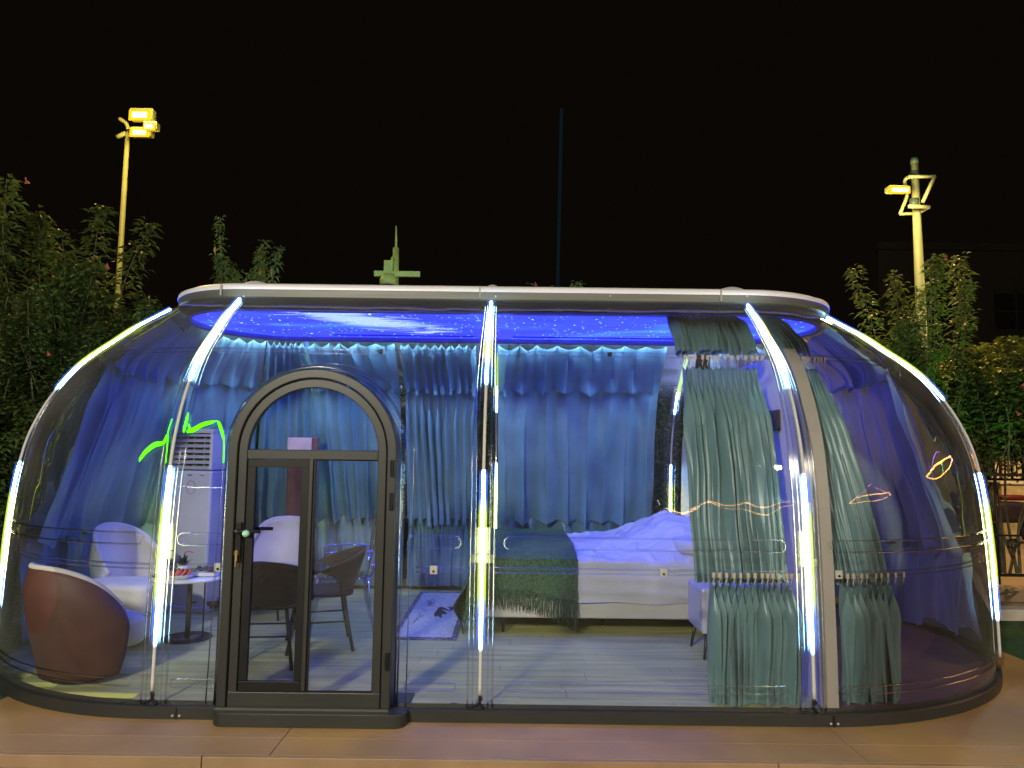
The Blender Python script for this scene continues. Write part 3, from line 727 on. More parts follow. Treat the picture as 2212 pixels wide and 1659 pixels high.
# clear ghost armchair
m_ghost = glass('smoked_acrylic', (.70,.76,.80), refl=2.2, ior=1.5, rough=.03, haze=.10, hazecol=(.3,.38,.42))
t = thing('ghost_chair', 'transparent acrylic armchair with an oval back near the back curtain', 'chair', (-1.48, 6.52, FZ), math.radians(195))
def oval(u, v):
    a = 2*PI*u; r = .02+.98*v; y = .185*math.sin(a)*r; z = .72+.22*math.cos(a)*r
    return (-.23-.12*(z-.5)-.02*(1-r*r), y, z+.02)
B().grid(oval, 36, 5, closeu=True).build('backrest', m_ghost, t, solid=.01, world=False)
b = B().tube([oval(k/36, 1) for k in range(36)], .011, 8, closed=True); b.build('back_rim', m_ghost, t, world=False)
b = B(); rbox(b, (0,0,.44), (.48,.46,.03), .4); b.build('seat', m_ghost, t, world=False)
for sy in (-1, 1):
    B().tube(crom([(-.26, sy*.17, .66), (-.1, sy*.245, .67), (.12, sy*.25, .66), (.17, sy*.24, .63), (.15, sy*.22, .46)], 6), .011, 8).build('armrest', m_ghost, t, world=False)
    for sx in (-1, 1): B().tube([(sx*.2, sy*.19, .44), (sx*.22, sy*.2, .2), (sx*.27, sy*.22, 0)], [.02,.016,.014], 8).build('leg', m_ghost, t, world=False)
B().tube([(-.24,-.17,.44), (-.26,-.16,.55)], .012, 8).tube([(-.24,.17,.44), (-.26,.16,.55)], .012, 8).build('back_post', m_ghost, t, world=False)
B().box((-.30,.13,.82), (.004,.03,.07)).build('sticker', mat('white_sticker', (.8,.8,.8)), t, smooth=False, world=False)
# tall brown wrapped cabinet
m_cab = mat('brown_wrapped_board', (.15,.075,.06), rough=.18, var=.25, scale=3, coat=.5, bump=.3, bscale=6)
a = at(626, 943, 7.62); c = at(690, 943, 7.62)
t = thing('wrapped_panel', 'tall brown board wrapped in clear plastic standing against the back curtain', 'panel', ((a.x+c.x)/2, 7.62, FZ))
b = B().box((0,0,(a.z-FZ)/2), (c.x-a.x, .12, a.z-FZ)); b.build('board', m_cab, t, smooth=False, bev=.02, world=False)
b = B().box((-.03,-.066,(a.z-FZ)-.11), ((c.x-a.x)*.8, .006, .2)); b.build('top_label', mat('pinkish_label', (.45,.33,.32), rough=.3), t, smooth=False, world=False)

# small round table with food
tx, ty = -2.62, 6.04
t = thing('round_table', 'small round white side table with two posts on a dark disc base', 'table', (tx, ty, FZ))
th_ = .50
b = B().lathe([(.02,th_-.022),(.30,th_-.02),(.305,th_-.008),(.30,th_),(.02,th_)], n=48); b.build('tabletop', mat('white_laminate', (.72,.72,.74), rough=.2), t, world=False)
b = B().lathe([(.19,0),(.192,.004),(.188,.010),(.02,.012)], n=40); b.build('base', mat('dark_base', (.03,.03,.035), rough=.25), t, world=False)
B().box((.0,0,.27), (.035,.02,.52)).build('post', m_dleg, t, smooth=False, world=False)
B().tube([(.11,.03,0),(.11,.03,.53)], .007, 8).build('post', m_dleg, t, world=False)
tt = FZ+th_
m_cer = mat('white_ceramic', (.75,.75,.73), rough=.15)
def prof_plate(r, h): return [(.02,.0),(r*.6,.002),(r*.85,h*.5),(r,h),(r*.98,h+.003),(r*.8,h*.55),(r*.5,.008),(.01,.008)]
pl = at(402, 1245, ty-.10)
pt = thing('fruit_plate', 'white plate of sliced red watermelon on the round table', 'plate', (tx-.01, ty-.17, tt+.001))
B().lathe(prof_plate(.11,.035), n=32).build('plate', m_cer, pt, world=False)
m_mel = mat('watermelon_flesh', (.55,.06,.05), rough=.4, var=.2, scale=40, bump=.3, bscale=80)
m_rind = mat('watermelon_rind', (.45,.5,.3), rough=.4)
for k in range(5):
    b = B(); x = -.06+.03*k; R = Matrix.Rotation(.35+.05*k, 3, 'Y') @ Matrix.Rotation(.15*math.sin(k*2), 3, 'Z')
    V = []
    for yy in (-.008, .008):
        V += [R @ Vector((yy, q, z))+Vector((x, 0, .03)) for q, z in ((-.045,0),(.045,0),(.02,.05),(-.02,.05))]
    b.add(V, [(0,1,2,3),(7,6,5,4),(0,4,5,1),(1,5,6,2),(2,6,7,3),(3,7,4,0)])
    b.build('watermelon_slice', m_mel, pt, smooth=False, world=False)
gt = thing('grape_tray', 'white oblong tray of dark grapes behind the watermelon plate', 'tray', (tx+.13, ty-.02, tt+.001))
b = B(); rbox(b, (0,0,.018), (.22,.13,.035), .4); b.build('tray', m_cer, gt, world=False)
for i in range(22):
    col = random.choice([(.10,.03,.05),(.05,.07,.03),(.12,.18,.07),(.07,.03,.05)])
    q = Vector((random.uniform(-.09,.09), random.uniform(-.045,.045), .045+random.uniform(0,.02)))
    B().lathe([(.0,-.017),(.011,-.013),(.017,0),(.011,.013),(0,.017)], q, 10).build('grape', mat('grape_%d' % int(col[0]*100), col, rough=.25, var=.1), gt, world=False)
dt = thing('small_bowl', 'dark shallow snack dish at the left edge of the round table', 'bowl', (tx-.19, ty-.12, tt+.001))
B().lathe([(.02,0),(.055,.006),(.07,.02),(.066,.022),(.05,.01),(.01,.008)], n=24).build('dish', mat('olive_dish', (.06,.055,.03), rough=.3), dt, world=False)
b = B()
for i in range(14): b.lathe([(0,-.008),(.008,0),(0,.008)], (random.uniform(-.035,.035), random.uniform(-.035,.035), .02), 6)
o = b.build('nuts', mat('brown_nuts', (.12,.08,.04)), dt, world=False); o['kind'] = 'stuff'
vt = thing('small_plant', 'little dark leafy plant with a red sprig in a pot on the round table', 'plant', (tx-.12, ty+.12, tt+.001))
B().lathe([(.03,0),(.045,.06),(.04,.06),(.03,.05)], n=20).build('pot', m_cer, vt, world=False)
b = B()
for i in range(40):
    a = random.uniform(0, 2*PI); e = random.uniform(.2, 1.4); L_ = random.uniform(.05, .11)
    d = Vector((math.cos(a)*math.cos(e), math.sin(a)*math.cos(e), math.sin(e))); s = d.cross(Vector((0,0,1))).normalized()*.014; o0 = Vector((0,0,.06))
    b.add([o0, o0+d*L_*.5+s, o0+d*L_, o0+d*L_*.5-s], [(0,1,2,3)])
b.build('leaves', mat('dark_leaf', (.02,.045,.02), rough=.4), vt, smooth=False, world=False)['kind'] = 'stuff'
B().tube(crom([(0,0,.1),(.01,0,.16),(.04,0,.175),(.08,0,.165)], 4), .004, 5).build('red_sprig', mat('red_sprig', (.4,.03,.03)), vt, world=False)
bt_p = atz(438, 1318, FZ); 
bk = thing('snack_basket', 'brown oval basket of wrapped snacks on the floor in front of the air conditioner', 'basket', (bt_p.x, bt_p.y, FZ))
B().lathe([(.08,0),(.15,.03),(.19,.10),(.185,.105),(.14,.04),(.07,.015)], n=30, sy=.7).build('basket', mat('brown_wicker', (.07,.045,.03), rough=.6, var=.3, scale=60, bump=.5, bscale=90), bk, world=False)
for i in range(12):
    col = random.choice([(.5,.05,.05),(.6,.6,.65),(.1,.15,.5),(.5,.4,.1),(.15,.3,.08)])
    b = B(); rbox(b, (random.uniform(-.11,.11), random.uniform(-.06,.06), .08+random.uniform(0,.03)), (.07,.04,.03), .6, random.uniform(0,3)); b.build('snack_packet', mat('packet_%d_%d' % (int(col[0]*100), int(col[1]*100)), col, rough=.3), bk, world=False)

# air conditioner tower
a = at(372, 925, 6.9); c = at(474, 925, 6.9); acx = (a.x+c.x)/2; acw = c.x-a.x
m_acw = mat('white_plastic', (.40,.41,.48), rough=.25, var=.02)
ac = thing('air_conditioner', 'tall white floor-standing air conditioner with louvred top left of the door', 'air conditioner', (acx-.06, 6.95, FZ), math.radians(-10))
Hh = a.z-FZ
b = B().box((0, .17, (Hh-.40)/2), (acw, .32, Hh-.40)); b.build('body', m_acw, ac, smooth=False, bev=.02, world=False)
gz0, gz1 = Hh-.40, Hh-.06
b = B(); b.box((0,.17,Hh-.02), (acw,.32,.04)); b.box((-acw/2+.015,.17,Hh-.21), (.03,.32,.36)); b.box((acw/2-.015,.17,Hh-.21), (.03,.32,.36)); b.box((0,.29,Hh-.2), (acw-.06,.03,.36)); b.build('grille_housing', m_acw, ac, smooth=False, world=False)
b = B().box((0,.2,Hh-.22), (acw-.06,.01,.34)); b.build('dark_inside', mat('vent_dark', (.02,.02,.025)), ac, smooth=False, world=False)
for k in range(7):
    b = B(); z = Hh-.05-.052*k; R = Matrix.Rotation(.5, 3, 'X'); b.box((0,.03,z-.01), (acw-.06,.05,.008), M=R); b.build('louvre', m_acw, ac, smooth=False, world=False)
for k in (-1, 0, 1):
    B().box((k*.11,.08,Hh-.22), (.012,.05,.34)).build('vane', m_acw, ac, smooth=False, world=False)
b = B().tube([(.02+.045*math.cos(q*PI/12), .008, Hh-.56+.06*math.sin(q*PI/12)) for q in range(24)], .002, 5, closed=True); b.build('display_ring', mat('grey_print', (.08,.08,.15)), ac, world=False)
b = B()
for k in range(3): b.box((-.13+.13*k,.0085,Hh-.445), (.05,.002,.008 if k != 1 else .012))
b.build('small_lettering', MATS['grey_print'], ac, smooth=False, world=False)
B().box((0,.005,.32), (acw-.01,.004,.006)).build('panel_gap', MATS['grey_print'], ac, smooth=False, world=False)
B().box((0,.17,.03), (acw+.03,.36,.06)).build('plinth', m_acw, ac, smooth=False, bev=.01, world=False)
pp = at(486, 1000, 7.25)
b = B().tube([(pp.x, 7.25, FZ), (pp.x, 7.25, 1.7)], .02, 8); b.tube([(pp.x-.12, 7.25, 1.33), (pp.x+.1, 7.25, 1.33)], .012, 8); o = b.build('drain_pipe', mat('dark_pipe', (.05,.035,.05), rough=.5)); tag(o, 'dark upright pipe beside the white air conditioner', 'pipe')

# rug with a black bird and line drawing
ra = -.98; rb_ = -.43; y0, y1 = 6.06, 8.08
rug = thing('rug', 'pale rectangular rug with grey border and a black swan print, beside the bed foot', 'rug', ((ra+rb_)/2, 7.07, FZ))
m_rug = mat('pale_rug', (.50,.53,.48), rough=.95, var=.14, scale=25, bump=.6, bscale=200)
m_rugb = mat('rug_border', (.16,.16,.18), rough=.95, var=.5, scale=30)
hx_, hy_ = (rb_-ra)/2, (y1-y0)/2
B().box((0,0,.004), (2*hx_, 2*hy_, .008)).build('border', m_rugb, rug, smooth=False, world=False)
B().box((0,0,.0085), (2*hx_-.09, 2*hy_-.14, .003)).build('field', m_rug, rug, smooth=False, world=False)
m_ink = mat('black_ink', (.012,.014,.02), rough=.9, var=.1)
def rp(zx, zy):   # point of the enlarged photo crop on the rug plane
    q = atz((1550+zx*400/2212)/1.852, (2300+zy*400/2212)/1.852, FZ+.011); return (q.x-rug.location.x, q.y-rug.location.y, .0112)
bird = [(1130,720),(1210,705),(1280,735),(1360,775),(1400,770),(1380,745),(1330,715),(1400,712),(1440,700),(1490,700),(1455,725),(1450,770),(1390,798),(1310,785),(1240,770),(1190,745),(1230,780),(1290,820),(1312,860),(1280,875),(1210,860),(1200,930),(1170,960),(1155,930),(1090,900),(1060,940),(1030,890),(1040,840),(1090,780)]
B().add([rp(*q) for q in bird], [tuple(range(len(bird)))]).build('swan_print', m_ink, rug, smooth=False, world=False)
b = B()
def arcline(cx, cy, r, a0, a1, n=10): return [rp(cx+r*math.cos(a0+(a1-a0)*k/n), cy+r*1.1*math.sin(a0+(a1-a0)*k/n)) for k in range(n+1)]
for cx, cy, r in ((930,595,35),(1000,590,40),(985,650,38),(940,640,30)): b.tube(arcline(cx, cy, r, 0, 5.2), .0028, 4)
b.tube([rp(870,650), rp(930,695)], .0028, 4); b.tube([rp(860,670), rp(890,660)], .0028, 4); b.tube(arcline(810,760,35,0,4), .0025, 4); b.tube(arcline(760,870,40,.5,4.5), .0022, 4); b.tube(arcline(715,900,30,0,5), .0022, 4)
for k in range(6): b.tube([rp(570+18*k, 1070-22*k), rp(585+18*k, 1050-22*k)], .004, 4)
b.build('line_drawing', m_ink, rug, smooth=False, world=False)

# bed
bx0, bx1, by0, by1 = -.22, 1.90, 6.32, 8.0
bed = thing('bed', 'low white double bed on thin dark legs with its head at the partition', 'bed', ((bx0+bx1)/2, (by0+by1)/2, FZ))
def L0(v): return (v[0]-bed.location.x, v[1]-bed.location.y, v[2]-FZ)
m_bedw = mat('white_upholstery', (.55,.53,.48), rough=.7, var=.06, scale=3)
B().box(L0(((bx0+bx1)/2, (by0+by1)/2, .285)), (bx1-bx0, by1-by0, .17)).build('frame', m_bedw, bed, smooth=False, bev=.015, world=False)
b = B(); rbox(b, L0(((bx0+bx1)/2, (by0+by1)/2, .50)), (bx1-bx0-.04, by1-by0-.03, .26), .18); b.build('mattress', m_bedw, bed, world=False)
for x, y in ((bx0+.17, by0+.05), (bx1-.12, by0+.1), (bx0+.17, by1-.1), (bx1-.12, by1-.1), ((bx0+bx1)/2, by0+.35)):
    B().tube([L0((x, y, .28)), L0((x, y, FZ))], [.016,.012], 8).build('leg', m_dleg, bed, world=False)
m_sheet = mat('white_duvet', (.50,.50,.53), rough=.8, var=.03, scale=4, bump=.1, bscale=60)
def fb(p, o=4): return noise.fractal(Vector(p), .8, 2.1, o)
def duvet(u, v):
    # u along x, v across: 0 = front hem, 1 = back
    x = .42+(bx1-.02-.42)*u
    over = .12
    if v < over:
        t = v/over; z = .34+(.68-.34)*t; y = by0-.022-.012*math.sin(PI*t); k = 0
        z0 = z
        rdg = .010*math.sin(x*3+z*55)+.014*fb((x*2.2, z*9, 3))
        y -= rdg
        if t < .02: z += .03*noise.noise(Vector((x*2, 0, 5)))
    else:
        t = (v-over)/(1-over); y = by0-.02+(by1-by0+.03)*t
        pil = math.exp(-((x-1.58)/.36)**2)*math.exp(-((t-.55)/.42)**4)
        z = .68+.11*math.sin(min(1, t*2.2)*PI/2)*(.5+.5*u)+.23*pil
        z += (.020*fb((x*4, y*4, 1))+.045*(1-abs(fb((x*1.6+y, y*2.6-x, 8))))**2+.022*(1-abs(fb((x*3-y*2, y*3+x, 4))))**3-.03)
        z -= .10*max(0, t-.9)/.1
    return Vector(L0((x, y, z)))
B().grid(duvet, 90, 80).build('duvet', m_sheet, bed, world=False)
for k, (yy, rz) in enumerate(((6.62, .1), (7.4, -.05))):
    b = B(); rbox(b, L0((1.66, yy, .80)), (.42,.66,.16), .6, rz); b.build('pillow', m_sheet, bed, world=False)
# headboard
B().box(L0((1.935, (by0+by1)/2, .55)), (.03, by1-by0, .62)).build('headboard', m_bedw, bed, smooth=False, bev=.01, world=False)
# green throw
m_throw = mat('green_knit', (.065,.145,.060), rough=.95, var=.3, scale=60, bump=1., bscale=170)
nt = m_throw.node_tree; wv = nt.nodes.new('ShaderNodeTexWave'); wv.inputs['Scale'].default_value = 28; wv.inputs['Distortion'].default_value = 1.5; wv.bands_direction = 'DIAGONAL'
tcx = nt.nodes.new('ShaderNodeTexCoord'); nt.links.new(tcx.outputs['Object'], wv.inputs[0]); bb_ = nt.nodes.new('ShaderNodeBump'); bb_.inputs['Distance'].default_value = .006
nt.links.new(wv.outputs['Fac'], bb_.inputs['Height']); nt.links.new(bb_.outputs[0], nt.nodes['Principled BSDF'].inputs['Normal'])
tw = thing('throw_blanket', 'green knitted throw with long fringe draped over the foot of the bed', 'blanket', (.1, 6.3, FZ))
def T0(v): return (v[0]-.1, v[1]-6.3, v[2]-FZ)
TX0, TX1 = -.26, .58
def throw(u, v):
    x = TX0-.10+(TX1-TX0+.10)*u
    if v < .25:
        t = v/.25; zb = .43-.10*max(0, (u-.55))/.45
        z = zb+(.705-zb)*t; y = by0-.045-.02*math.sin(x*16+1)*(1-t)-.03*(1-t)*u
    else:
        t = (v-.25)/.75; y = by0-.045+(by1-by0+.04)*t; z = .705+.075*math.sin(min(1, t*2.5)*PI/2)
    z += .008*fb((x*5, y*5, 2))
    if x < TX0+.03:
        k = (TX0+.03-x)/.13; x2 = TX0-.02-.10*k*(1-v*.4); z -= .28*k**.8; return Vector(T0((x2, y+.02*math.sin(v*9), z)))
    return Vector(T0((x, y, z)))
B().grid(throw, 60, 60).build('knit', m_throw, tw, world=False)
# side hanging over the foot end
def side(u, v):
    y = by0-.05+(by1-by0)*.9*u; z = .46-.30*v*(1-.75*u**.7)*(1+.15*math.sin(u*14))
    x = -.37-.13*math.sin(v*1.6)*(1-u)-.03*math.sin(u*20)*v
    x += .10*max(0, v-.6)/.4
    return Vector(T0((x, y, z)))
B().grid(side, 50, 14).build('foot_drop', m_throw, tw, world=False)
b = B()
for k in range(150):
    u = (k+random.uniform(-.3,.3))/150; q = throw(.13+.87*max(0, min(1, u)), 0); L_ = .10+.06*random.random()+.07*u*u
    b.tube([q+Vector((0,0,.02)), q+Vector((random.uniform(-.01,.01), -.006, -L_*.5)), q+Vector((random.uniform(-.015,.015), random.uniform(-.01,.01), -L_))], [.0035,.003,.002], 4)
for k in range(40):
    u = k/40*.5; q = side(u, 1); L_ = random.uniform(.05,.12)
    b.tube([q, q+Vector((.02,0,-L_))], .003, 4)
b.build('fringe', m_throw, tw, world=False)['kind'] = 'stuff'

# nightstand
ns = thing('nightstand', 'white bedside cabinet with splayed dark legs, half hidden by the front curtain', 'nightstand', (1.67, 5.78, FZ))
B().box((0,0,.36), (.44,.44,.34)).build('body', m_acw, ns, smooth=False, bev=.02, world=False)
for k in (0, 1): B().box((0,-.222,.285+.155*k), (.38,.006,.14)).build('drawer', m_acw, ns, smooth=False, bev=.003, world=False)
B().box((-.223,0,.36), (.006,.36,.27)).build('side_panel', m_acw, ns, smooth=False, bev=.002, world=False)
for sx in (-1, 1):
    for sy in (-1, 1): B().tube([(sx*.17, sy*.17, .19), (sx*.20, sy*.20, 0)], [.018,.010], 8).build('leg', m_dleg, ns, world=False)
# ------------------------------------------------------------------ lamps and masts
m_pole = mat('yellow_green_pole', (.46,.52,.17), rough=.5, var=.08, scale=2)  # even yellow-green for poles and lamp heads
m_lens_o = emis('sodium_lens', (1., .50, .07), 16)
m_amb = emis('amber_glow_plate', (1., .42, .01), 1.6)  # plate added round each lens to paint its amber glow
m_lens_w = emis('white_lens', (1., .93, .78), 30)
def point(name, loc, col, power, r, parent, spot=None):
    l = bpy.data.lights.new(name, 'SPOT' if spot else 'POINT'); l.color = col; l.energy = power; l.shadow_soft_size = r
    if spot: l.spot_size = spot[0]; l.spot_blend = .6
    o = bpy.data.objects.new(name, l); C.objects.link(o); o.location = loc
    if spot: o.rotation_euler = (Vector(spot[1])-Vector(loc)).to_track_quat('-Z', 'Y').to_euler()
    o.parent = parent; o.matrix_parent_inverse = wm(parent).inverted(); return o
Y1 = 18
p = at(262, 640, Y1); q = at(275, 300, Y1)
lp = thing('street_lamp', 'tall pole with three amber floodlights rising behind the left shrubs', 'street lamp', (p.x, Y1, -.16), 0, 'amber street lamps')
B().tube([(p.x-.06, Y1, -.16), (q.x, Y1, q.z)], [.080,.058], 12).build('pole', m_pole, lp)
tp = at(275, 285, Y1); hk = [at(275,300,Y1), at(277,280,Y1), at(272,266,Y1), at(258,256,Y1)]
B().tube(crom(hk, 5), .05, 8).build('hooked_tip', m_pole, lp)
a = at(253, 296, Y1); c = at(272, 288, Y1); B().tube([a, c], .06, 8).build('stub_arm', m_pole, lp)
B().tube([at(275,283,Y1), at(322,277,Y1-.4)], .045, 8).build('lamp_arm', m_pole, lp)
for (x, y, w, h, dz) in ((303,249,52,26,.2), (323,274,28,18,-.3), (302,287,46,20,.1)):
    c = at(x, y, Y1-.5+dz); s = Y1/720/2.16
    hd = B().box(c+Vector((0,.12,.06)), (w*s, .22, h*s)).build('lamp_head', m_pole, lp, smooth=False, bev=.03)
    B().box(c+Vector((0,-.01,0)), (w*s*.95, .03, h*s*.95)).build('amber_glow_plate', m_amb, hd, smooth=False, bev=.02)
    B().box(c+Vector((0,-.03,0)), (w*s*.62, .03, h*s*.5)).build('lens', m_lens_o, hd, smooth=False, bev=.02)
point('lamp_spill', at(303, 262, Y1-1.3), (1,.62,.22), 260, .3, lp)
_c = at(303, 262, Y1-.75); point('lamp_glow', _c, (1,.52,.10), LAMPW, .12, lp, spot=(math.radians(165), _c+Vector((.1,-1,-.5))))
Y2 = 14; m_pole2 = mat('pale_pole', (.42,.50,.26), rough=.5, var=.08, scale=2)
lp = thing('street_lamp', 'pole with a tilted tubular bracket frame and one amber floodlight behind the right shrubs', 'street lamp', (at(1990,700,Y2).x, Y2, -.16), 0, 'amber street lamps')
b0 = at(1990,690,Y2); t0 = at(1975,342,Y2)
base = Vector((b0.x+(b0.x-t0.x)*(b0.z+.16)/(t0.z-b0.z), Y2, -.16))
B().tube([base, b0, t0], [.10,.095,.068], 14).build('pole', m_pole2, lp)
m_green = mat('dark_green_band', (.06,.12,.10), rough=.5)
for y0_, y1_, r in ((342,354,.074), (371,388,.085), (430,448,.092)):
    B().tube([at(1975,y1_,Y2), at(1975,y0_,Y2)], r, 14).build('collar', m_green, lp)
fr = [at(1953,383,Y2-.2), at(1975,378,Y2-.2), at(2019,380,Y2-.1), at(1992,440,Y2-.1), at(1984,452,Y2-.1), at(1975,460,Y2-.1)]
B().tube(crom([at(1944,463,Y2+.1), at(1960,420,Y2+.1), at(1954,392,Y2), at(1965,381,Y2-.1)], 5), .035, 8).tube([at(1962,382,Y2-.15), at(2019,381,Y2-.15)], .035, 8).tube([at(2019,381,Y2-.15), at(1993,437,Y2-.15)], .035, 8).tube([at(1943,463,Y2+.1), at(1983,461,Y2), at(2006,448,Y2-.1)], .03, 8).tube([at(1962,446,Y2-.2), at(2008,447,Y2-.25)], .04, 8).build('bracket_frame', m_pole2, lp)
c = at(1943, 410, Y2-.3)
hd = B().box(c+Vector((0,.1,.04)), (.40,.2,.13)).build('lamp_head', m_pole, lp, smooth=False, bev=.03)
B().box(c+Vector((0,-.005,0)), (.42,.03,.15)).build('amber_glow_plate', m_amb, hd, smooth=False, bev=.02)
B().box(c+Vector((0,-.03,-.01)), (.32,.03,.075)).build('lens', m_lens_o, hd, smooth=False, bev=.02)
point('lamp_spill', at(1935, 420, Y2-.8), (1,.62,.22), 160, .2, lp)
_c = at(1940, 413, Y2-.5); point('lamp_glow', _c, (1,.52,.10), LAMPW*.9, .08, lp, spot=(math.radians(165), _c+Vector((-.1,-1,-.5))))
Y3 = 15
mast = thing('camera_mast', 'green-lit mast with spike, crossbar and dome camera behind the roof', 'mast', (at(854,620,Y3).x, Y3, -.16))
p0 = at(854, 630, Y3); p1 = at(855.5, 536, Y3)
m_mast = mat('green_lit_mast', (.42,.66,.20), rough=.5, var=.08)  # green light on the mast is mixed into its base colour
B().tube([(p0.x, Y3, -.16), p0, p1], [.07,.068,.066], 14).build('pole', m_mast, mast)
B().tube([p1, at(856, 488, Y3)], [.03,.012], 8).build('spike', m_mast, mast)
c = at(858, 592, Y3-.15); B().box(c, (1.02*.95,.08,.12)).build('crossbar', m_mast, mast, smooth=False, bev=.01)
B().box(at(840, 577, Y3-.1), (.19,.16,.26)).build('junction_box', m_mast, mast, smooth=False, bev=.01)
B().tube([at(849, 556, Y3-.1), at(841, 578, Y3-.15)], .035, 8).build('strut', m_mast, mast)
c = at(839, 611, Y3-.2)
B().lathe([(.02,.19),(.12,.18),(.18,.08),(.18,-.02),(.15,-.05)], c, 20).build('camera_housing', m_mast, mast)
B().lathe([(.14,-.05),(.13,-.11),(.08,-.18),(.0,-.20)], c, 20).build('camera_dome', mat('smoked_dome', (.03,.035,.02), rough=.1), mast)
# faint vertical laser beam
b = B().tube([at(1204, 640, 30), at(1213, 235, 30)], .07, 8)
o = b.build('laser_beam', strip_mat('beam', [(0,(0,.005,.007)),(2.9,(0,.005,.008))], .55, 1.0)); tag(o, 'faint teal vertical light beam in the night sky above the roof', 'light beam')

# ------------------------------------------------------------------ lamp behind the photographer (its light falls on the front of the dome)
sl_ = thing('street_lamp', 'white floodlight on a pole behind the photographer, seen only as a reflection', 'street lamp', (-5.2, -5.6, -.16), 0, 'white street lamps behind the photographer')
B().tube([(-4.4,-5.6,-.16), (-4.4,-5.6,5.4), (-4.1,-5.4,5.6)], [.09,.06,.05], 10).build('pole', m_pole, sl_)
hd = B().box((-3.8,-5.2,5.62), (.9,.3,.12)).build('lamp_head', m_pole, sl_, smooth=False, bev=.02)
B().box((-3.8,-5.2,5.55), (.8,.26,.02)).build('lens', m_lens_w, hd, smooth=False)
point('lamp_glow', (-3.8,-5.15,5.3), (1,.94,.76), 3200, .35, sl_)
sl2 = thing('street_lamp', 'second white floodlight behind the photographer on the right', 'street lamp', (6.5, -6.5, -.16), 0, 'white street lamps behind the photographer')
B().tube([(6.5,-6.5,-.16), (6.5,-6.5,5.4), (6.2,-6.3,5.6)], [.09,.06,.05], 10).build('pole', m_pole, sl2)
hd = B().box((5.9,-6.1,5.62), (.9,.3,.12)).build('lamp_head', m_pole, sl2, smooth=False, bev=.02)
B().box((5.9,-6.1,5.55), (.8,.26,.02)).build('lens', m_lens_w, hd, smooth=False)
point('lamp_glow', (5.9,-6.05,5.3), (1,.90,.70), 1500, .35, sl2)
m_iron0 = mat('stall_iron', (.03,.03,.03))
for k, (x, y, w, z, mt) in enumerate(((-6.15, -5.2, .75, 3.0, m_lens_w), (4.1, -5.0, 1.9, 2.3, emis('amber_tube', (1,.55,.25), 22)))):
    s_ = thing('market_stall', ['small stall counter with a white light tube behind the photographer', 'wide stall counter with an amber light tube behind the photographer'][k], 'stall', (x, y, -.16), 0, 'lit stall counters behind the photographer')
    B().box((x, y-.45, .30), (w+.4, .5, .9)).build('counter', mat('stall_board', (.2,.17,.14)), s_, smooth=False, bev=.01)
    for sx in (-1, 1): B().tube([(x+sx*w*.55, y-.3, -.16), (x+sx*w*.55, y-.3, z+.1), (x+sx*w*.5, y, z+.08)], .02, 6).build('post', m_iron0, s_)
    B().tube([(x-w/2, y, z), (x+w/2, y, z)], .03, 8).build('light_tube', mt, s_)
# market parasols with glowing rims, mirrored in the dome
m_rim = [emis('neon_amber', (1,.45,.08), 26), emis('neon_pink', (1,.1,.5), 20), emis('neon_violet', (.35,.1,1), 24), emis('neon_green', (.2,1,.25), 16)]
m_canvas = mat('canvas', (.25,.22,.2), rough=.9)
for k, (x, y, r) in enumerate(((4.5,-3.6,1.3), (7.2,.6,1.2), (7.6,5.5,1.1))):
    pt_ = thing('market_parasol', ['stall parasol with amber rim just behind the photographer on the right', 'stall parasol with amber rim and pink rib', 'stall parasol standing on the turf just outside the right of the frame', 'stall parasol far behind the photographer'][k], 'parasol', (x, y, -.16), 0, 'lit stall parasols mirrored in the dome')
    B().tube([(x,y,-.16),(x,y,2.7)], .025, 8).build('pole', m_pole, pt_)
    n = 8; V = [(x,y,2.75)]+[(x+r*math.cos(2*PI*i/n), y+r*math.sin(2*PI*i/n), 2.25) for i in range(n)]
    B().add(V, [(0, 1+i, 1+(i+1) % n) for i in range(n)]).build('canopy', m_canvas, pt_, smooth=False)
    B().tube(V[1:], .02, 6, closed=True).build('lit_rim', m_rim[0], pt_)
    for i in (0, 2, 5): B().tube([V[0], V[1+i]], .012, 6).build('lit_rib', m_rim[1+(i+k) % 3], pt_)

# ------------------------------------------------------------------ green laser traces on the glass
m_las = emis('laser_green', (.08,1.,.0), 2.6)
def gp(px, py):   # nearest front glass point on the ray of a photo pixel
    d = RM.to_3x3() @ Vector(((px-1106)/2.16, -(py-829.5)/2.16, -FPX)); d.normalize(); o = Vector((0,0,CAMH)); t = 3.5
    for _ in range(400):
        p_ = o+d*t
        dx = 0 if CL <= p_.x <= CR else (p_.x-CR if p_.x > CR else (p_.x-CL)/AXL)
        if math.hypot(dx, p_.y-YC) < WD-inset(min(2.8, max(.07, p_.z)))+.03: break
        t += .01
    return p_
def zz(zx, zy): return ((700+zx*.2711)/1.852, (1650+zy*.2711)/1.852)
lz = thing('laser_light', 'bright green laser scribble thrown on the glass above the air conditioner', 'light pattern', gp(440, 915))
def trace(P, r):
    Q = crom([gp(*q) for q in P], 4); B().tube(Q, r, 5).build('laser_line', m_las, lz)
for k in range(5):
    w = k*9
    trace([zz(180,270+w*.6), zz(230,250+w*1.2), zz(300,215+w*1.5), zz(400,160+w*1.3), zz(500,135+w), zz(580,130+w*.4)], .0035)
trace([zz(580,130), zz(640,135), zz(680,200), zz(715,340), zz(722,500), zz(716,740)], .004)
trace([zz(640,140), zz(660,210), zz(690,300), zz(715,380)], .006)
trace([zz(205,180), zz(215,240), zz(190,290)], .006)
trace([zz(195,10), zz(180,120), zz(150,220), zz(130,290)], .005); trace([zz(170,60), zz(150,150), zz(125,250), zz(130,290)], .003)
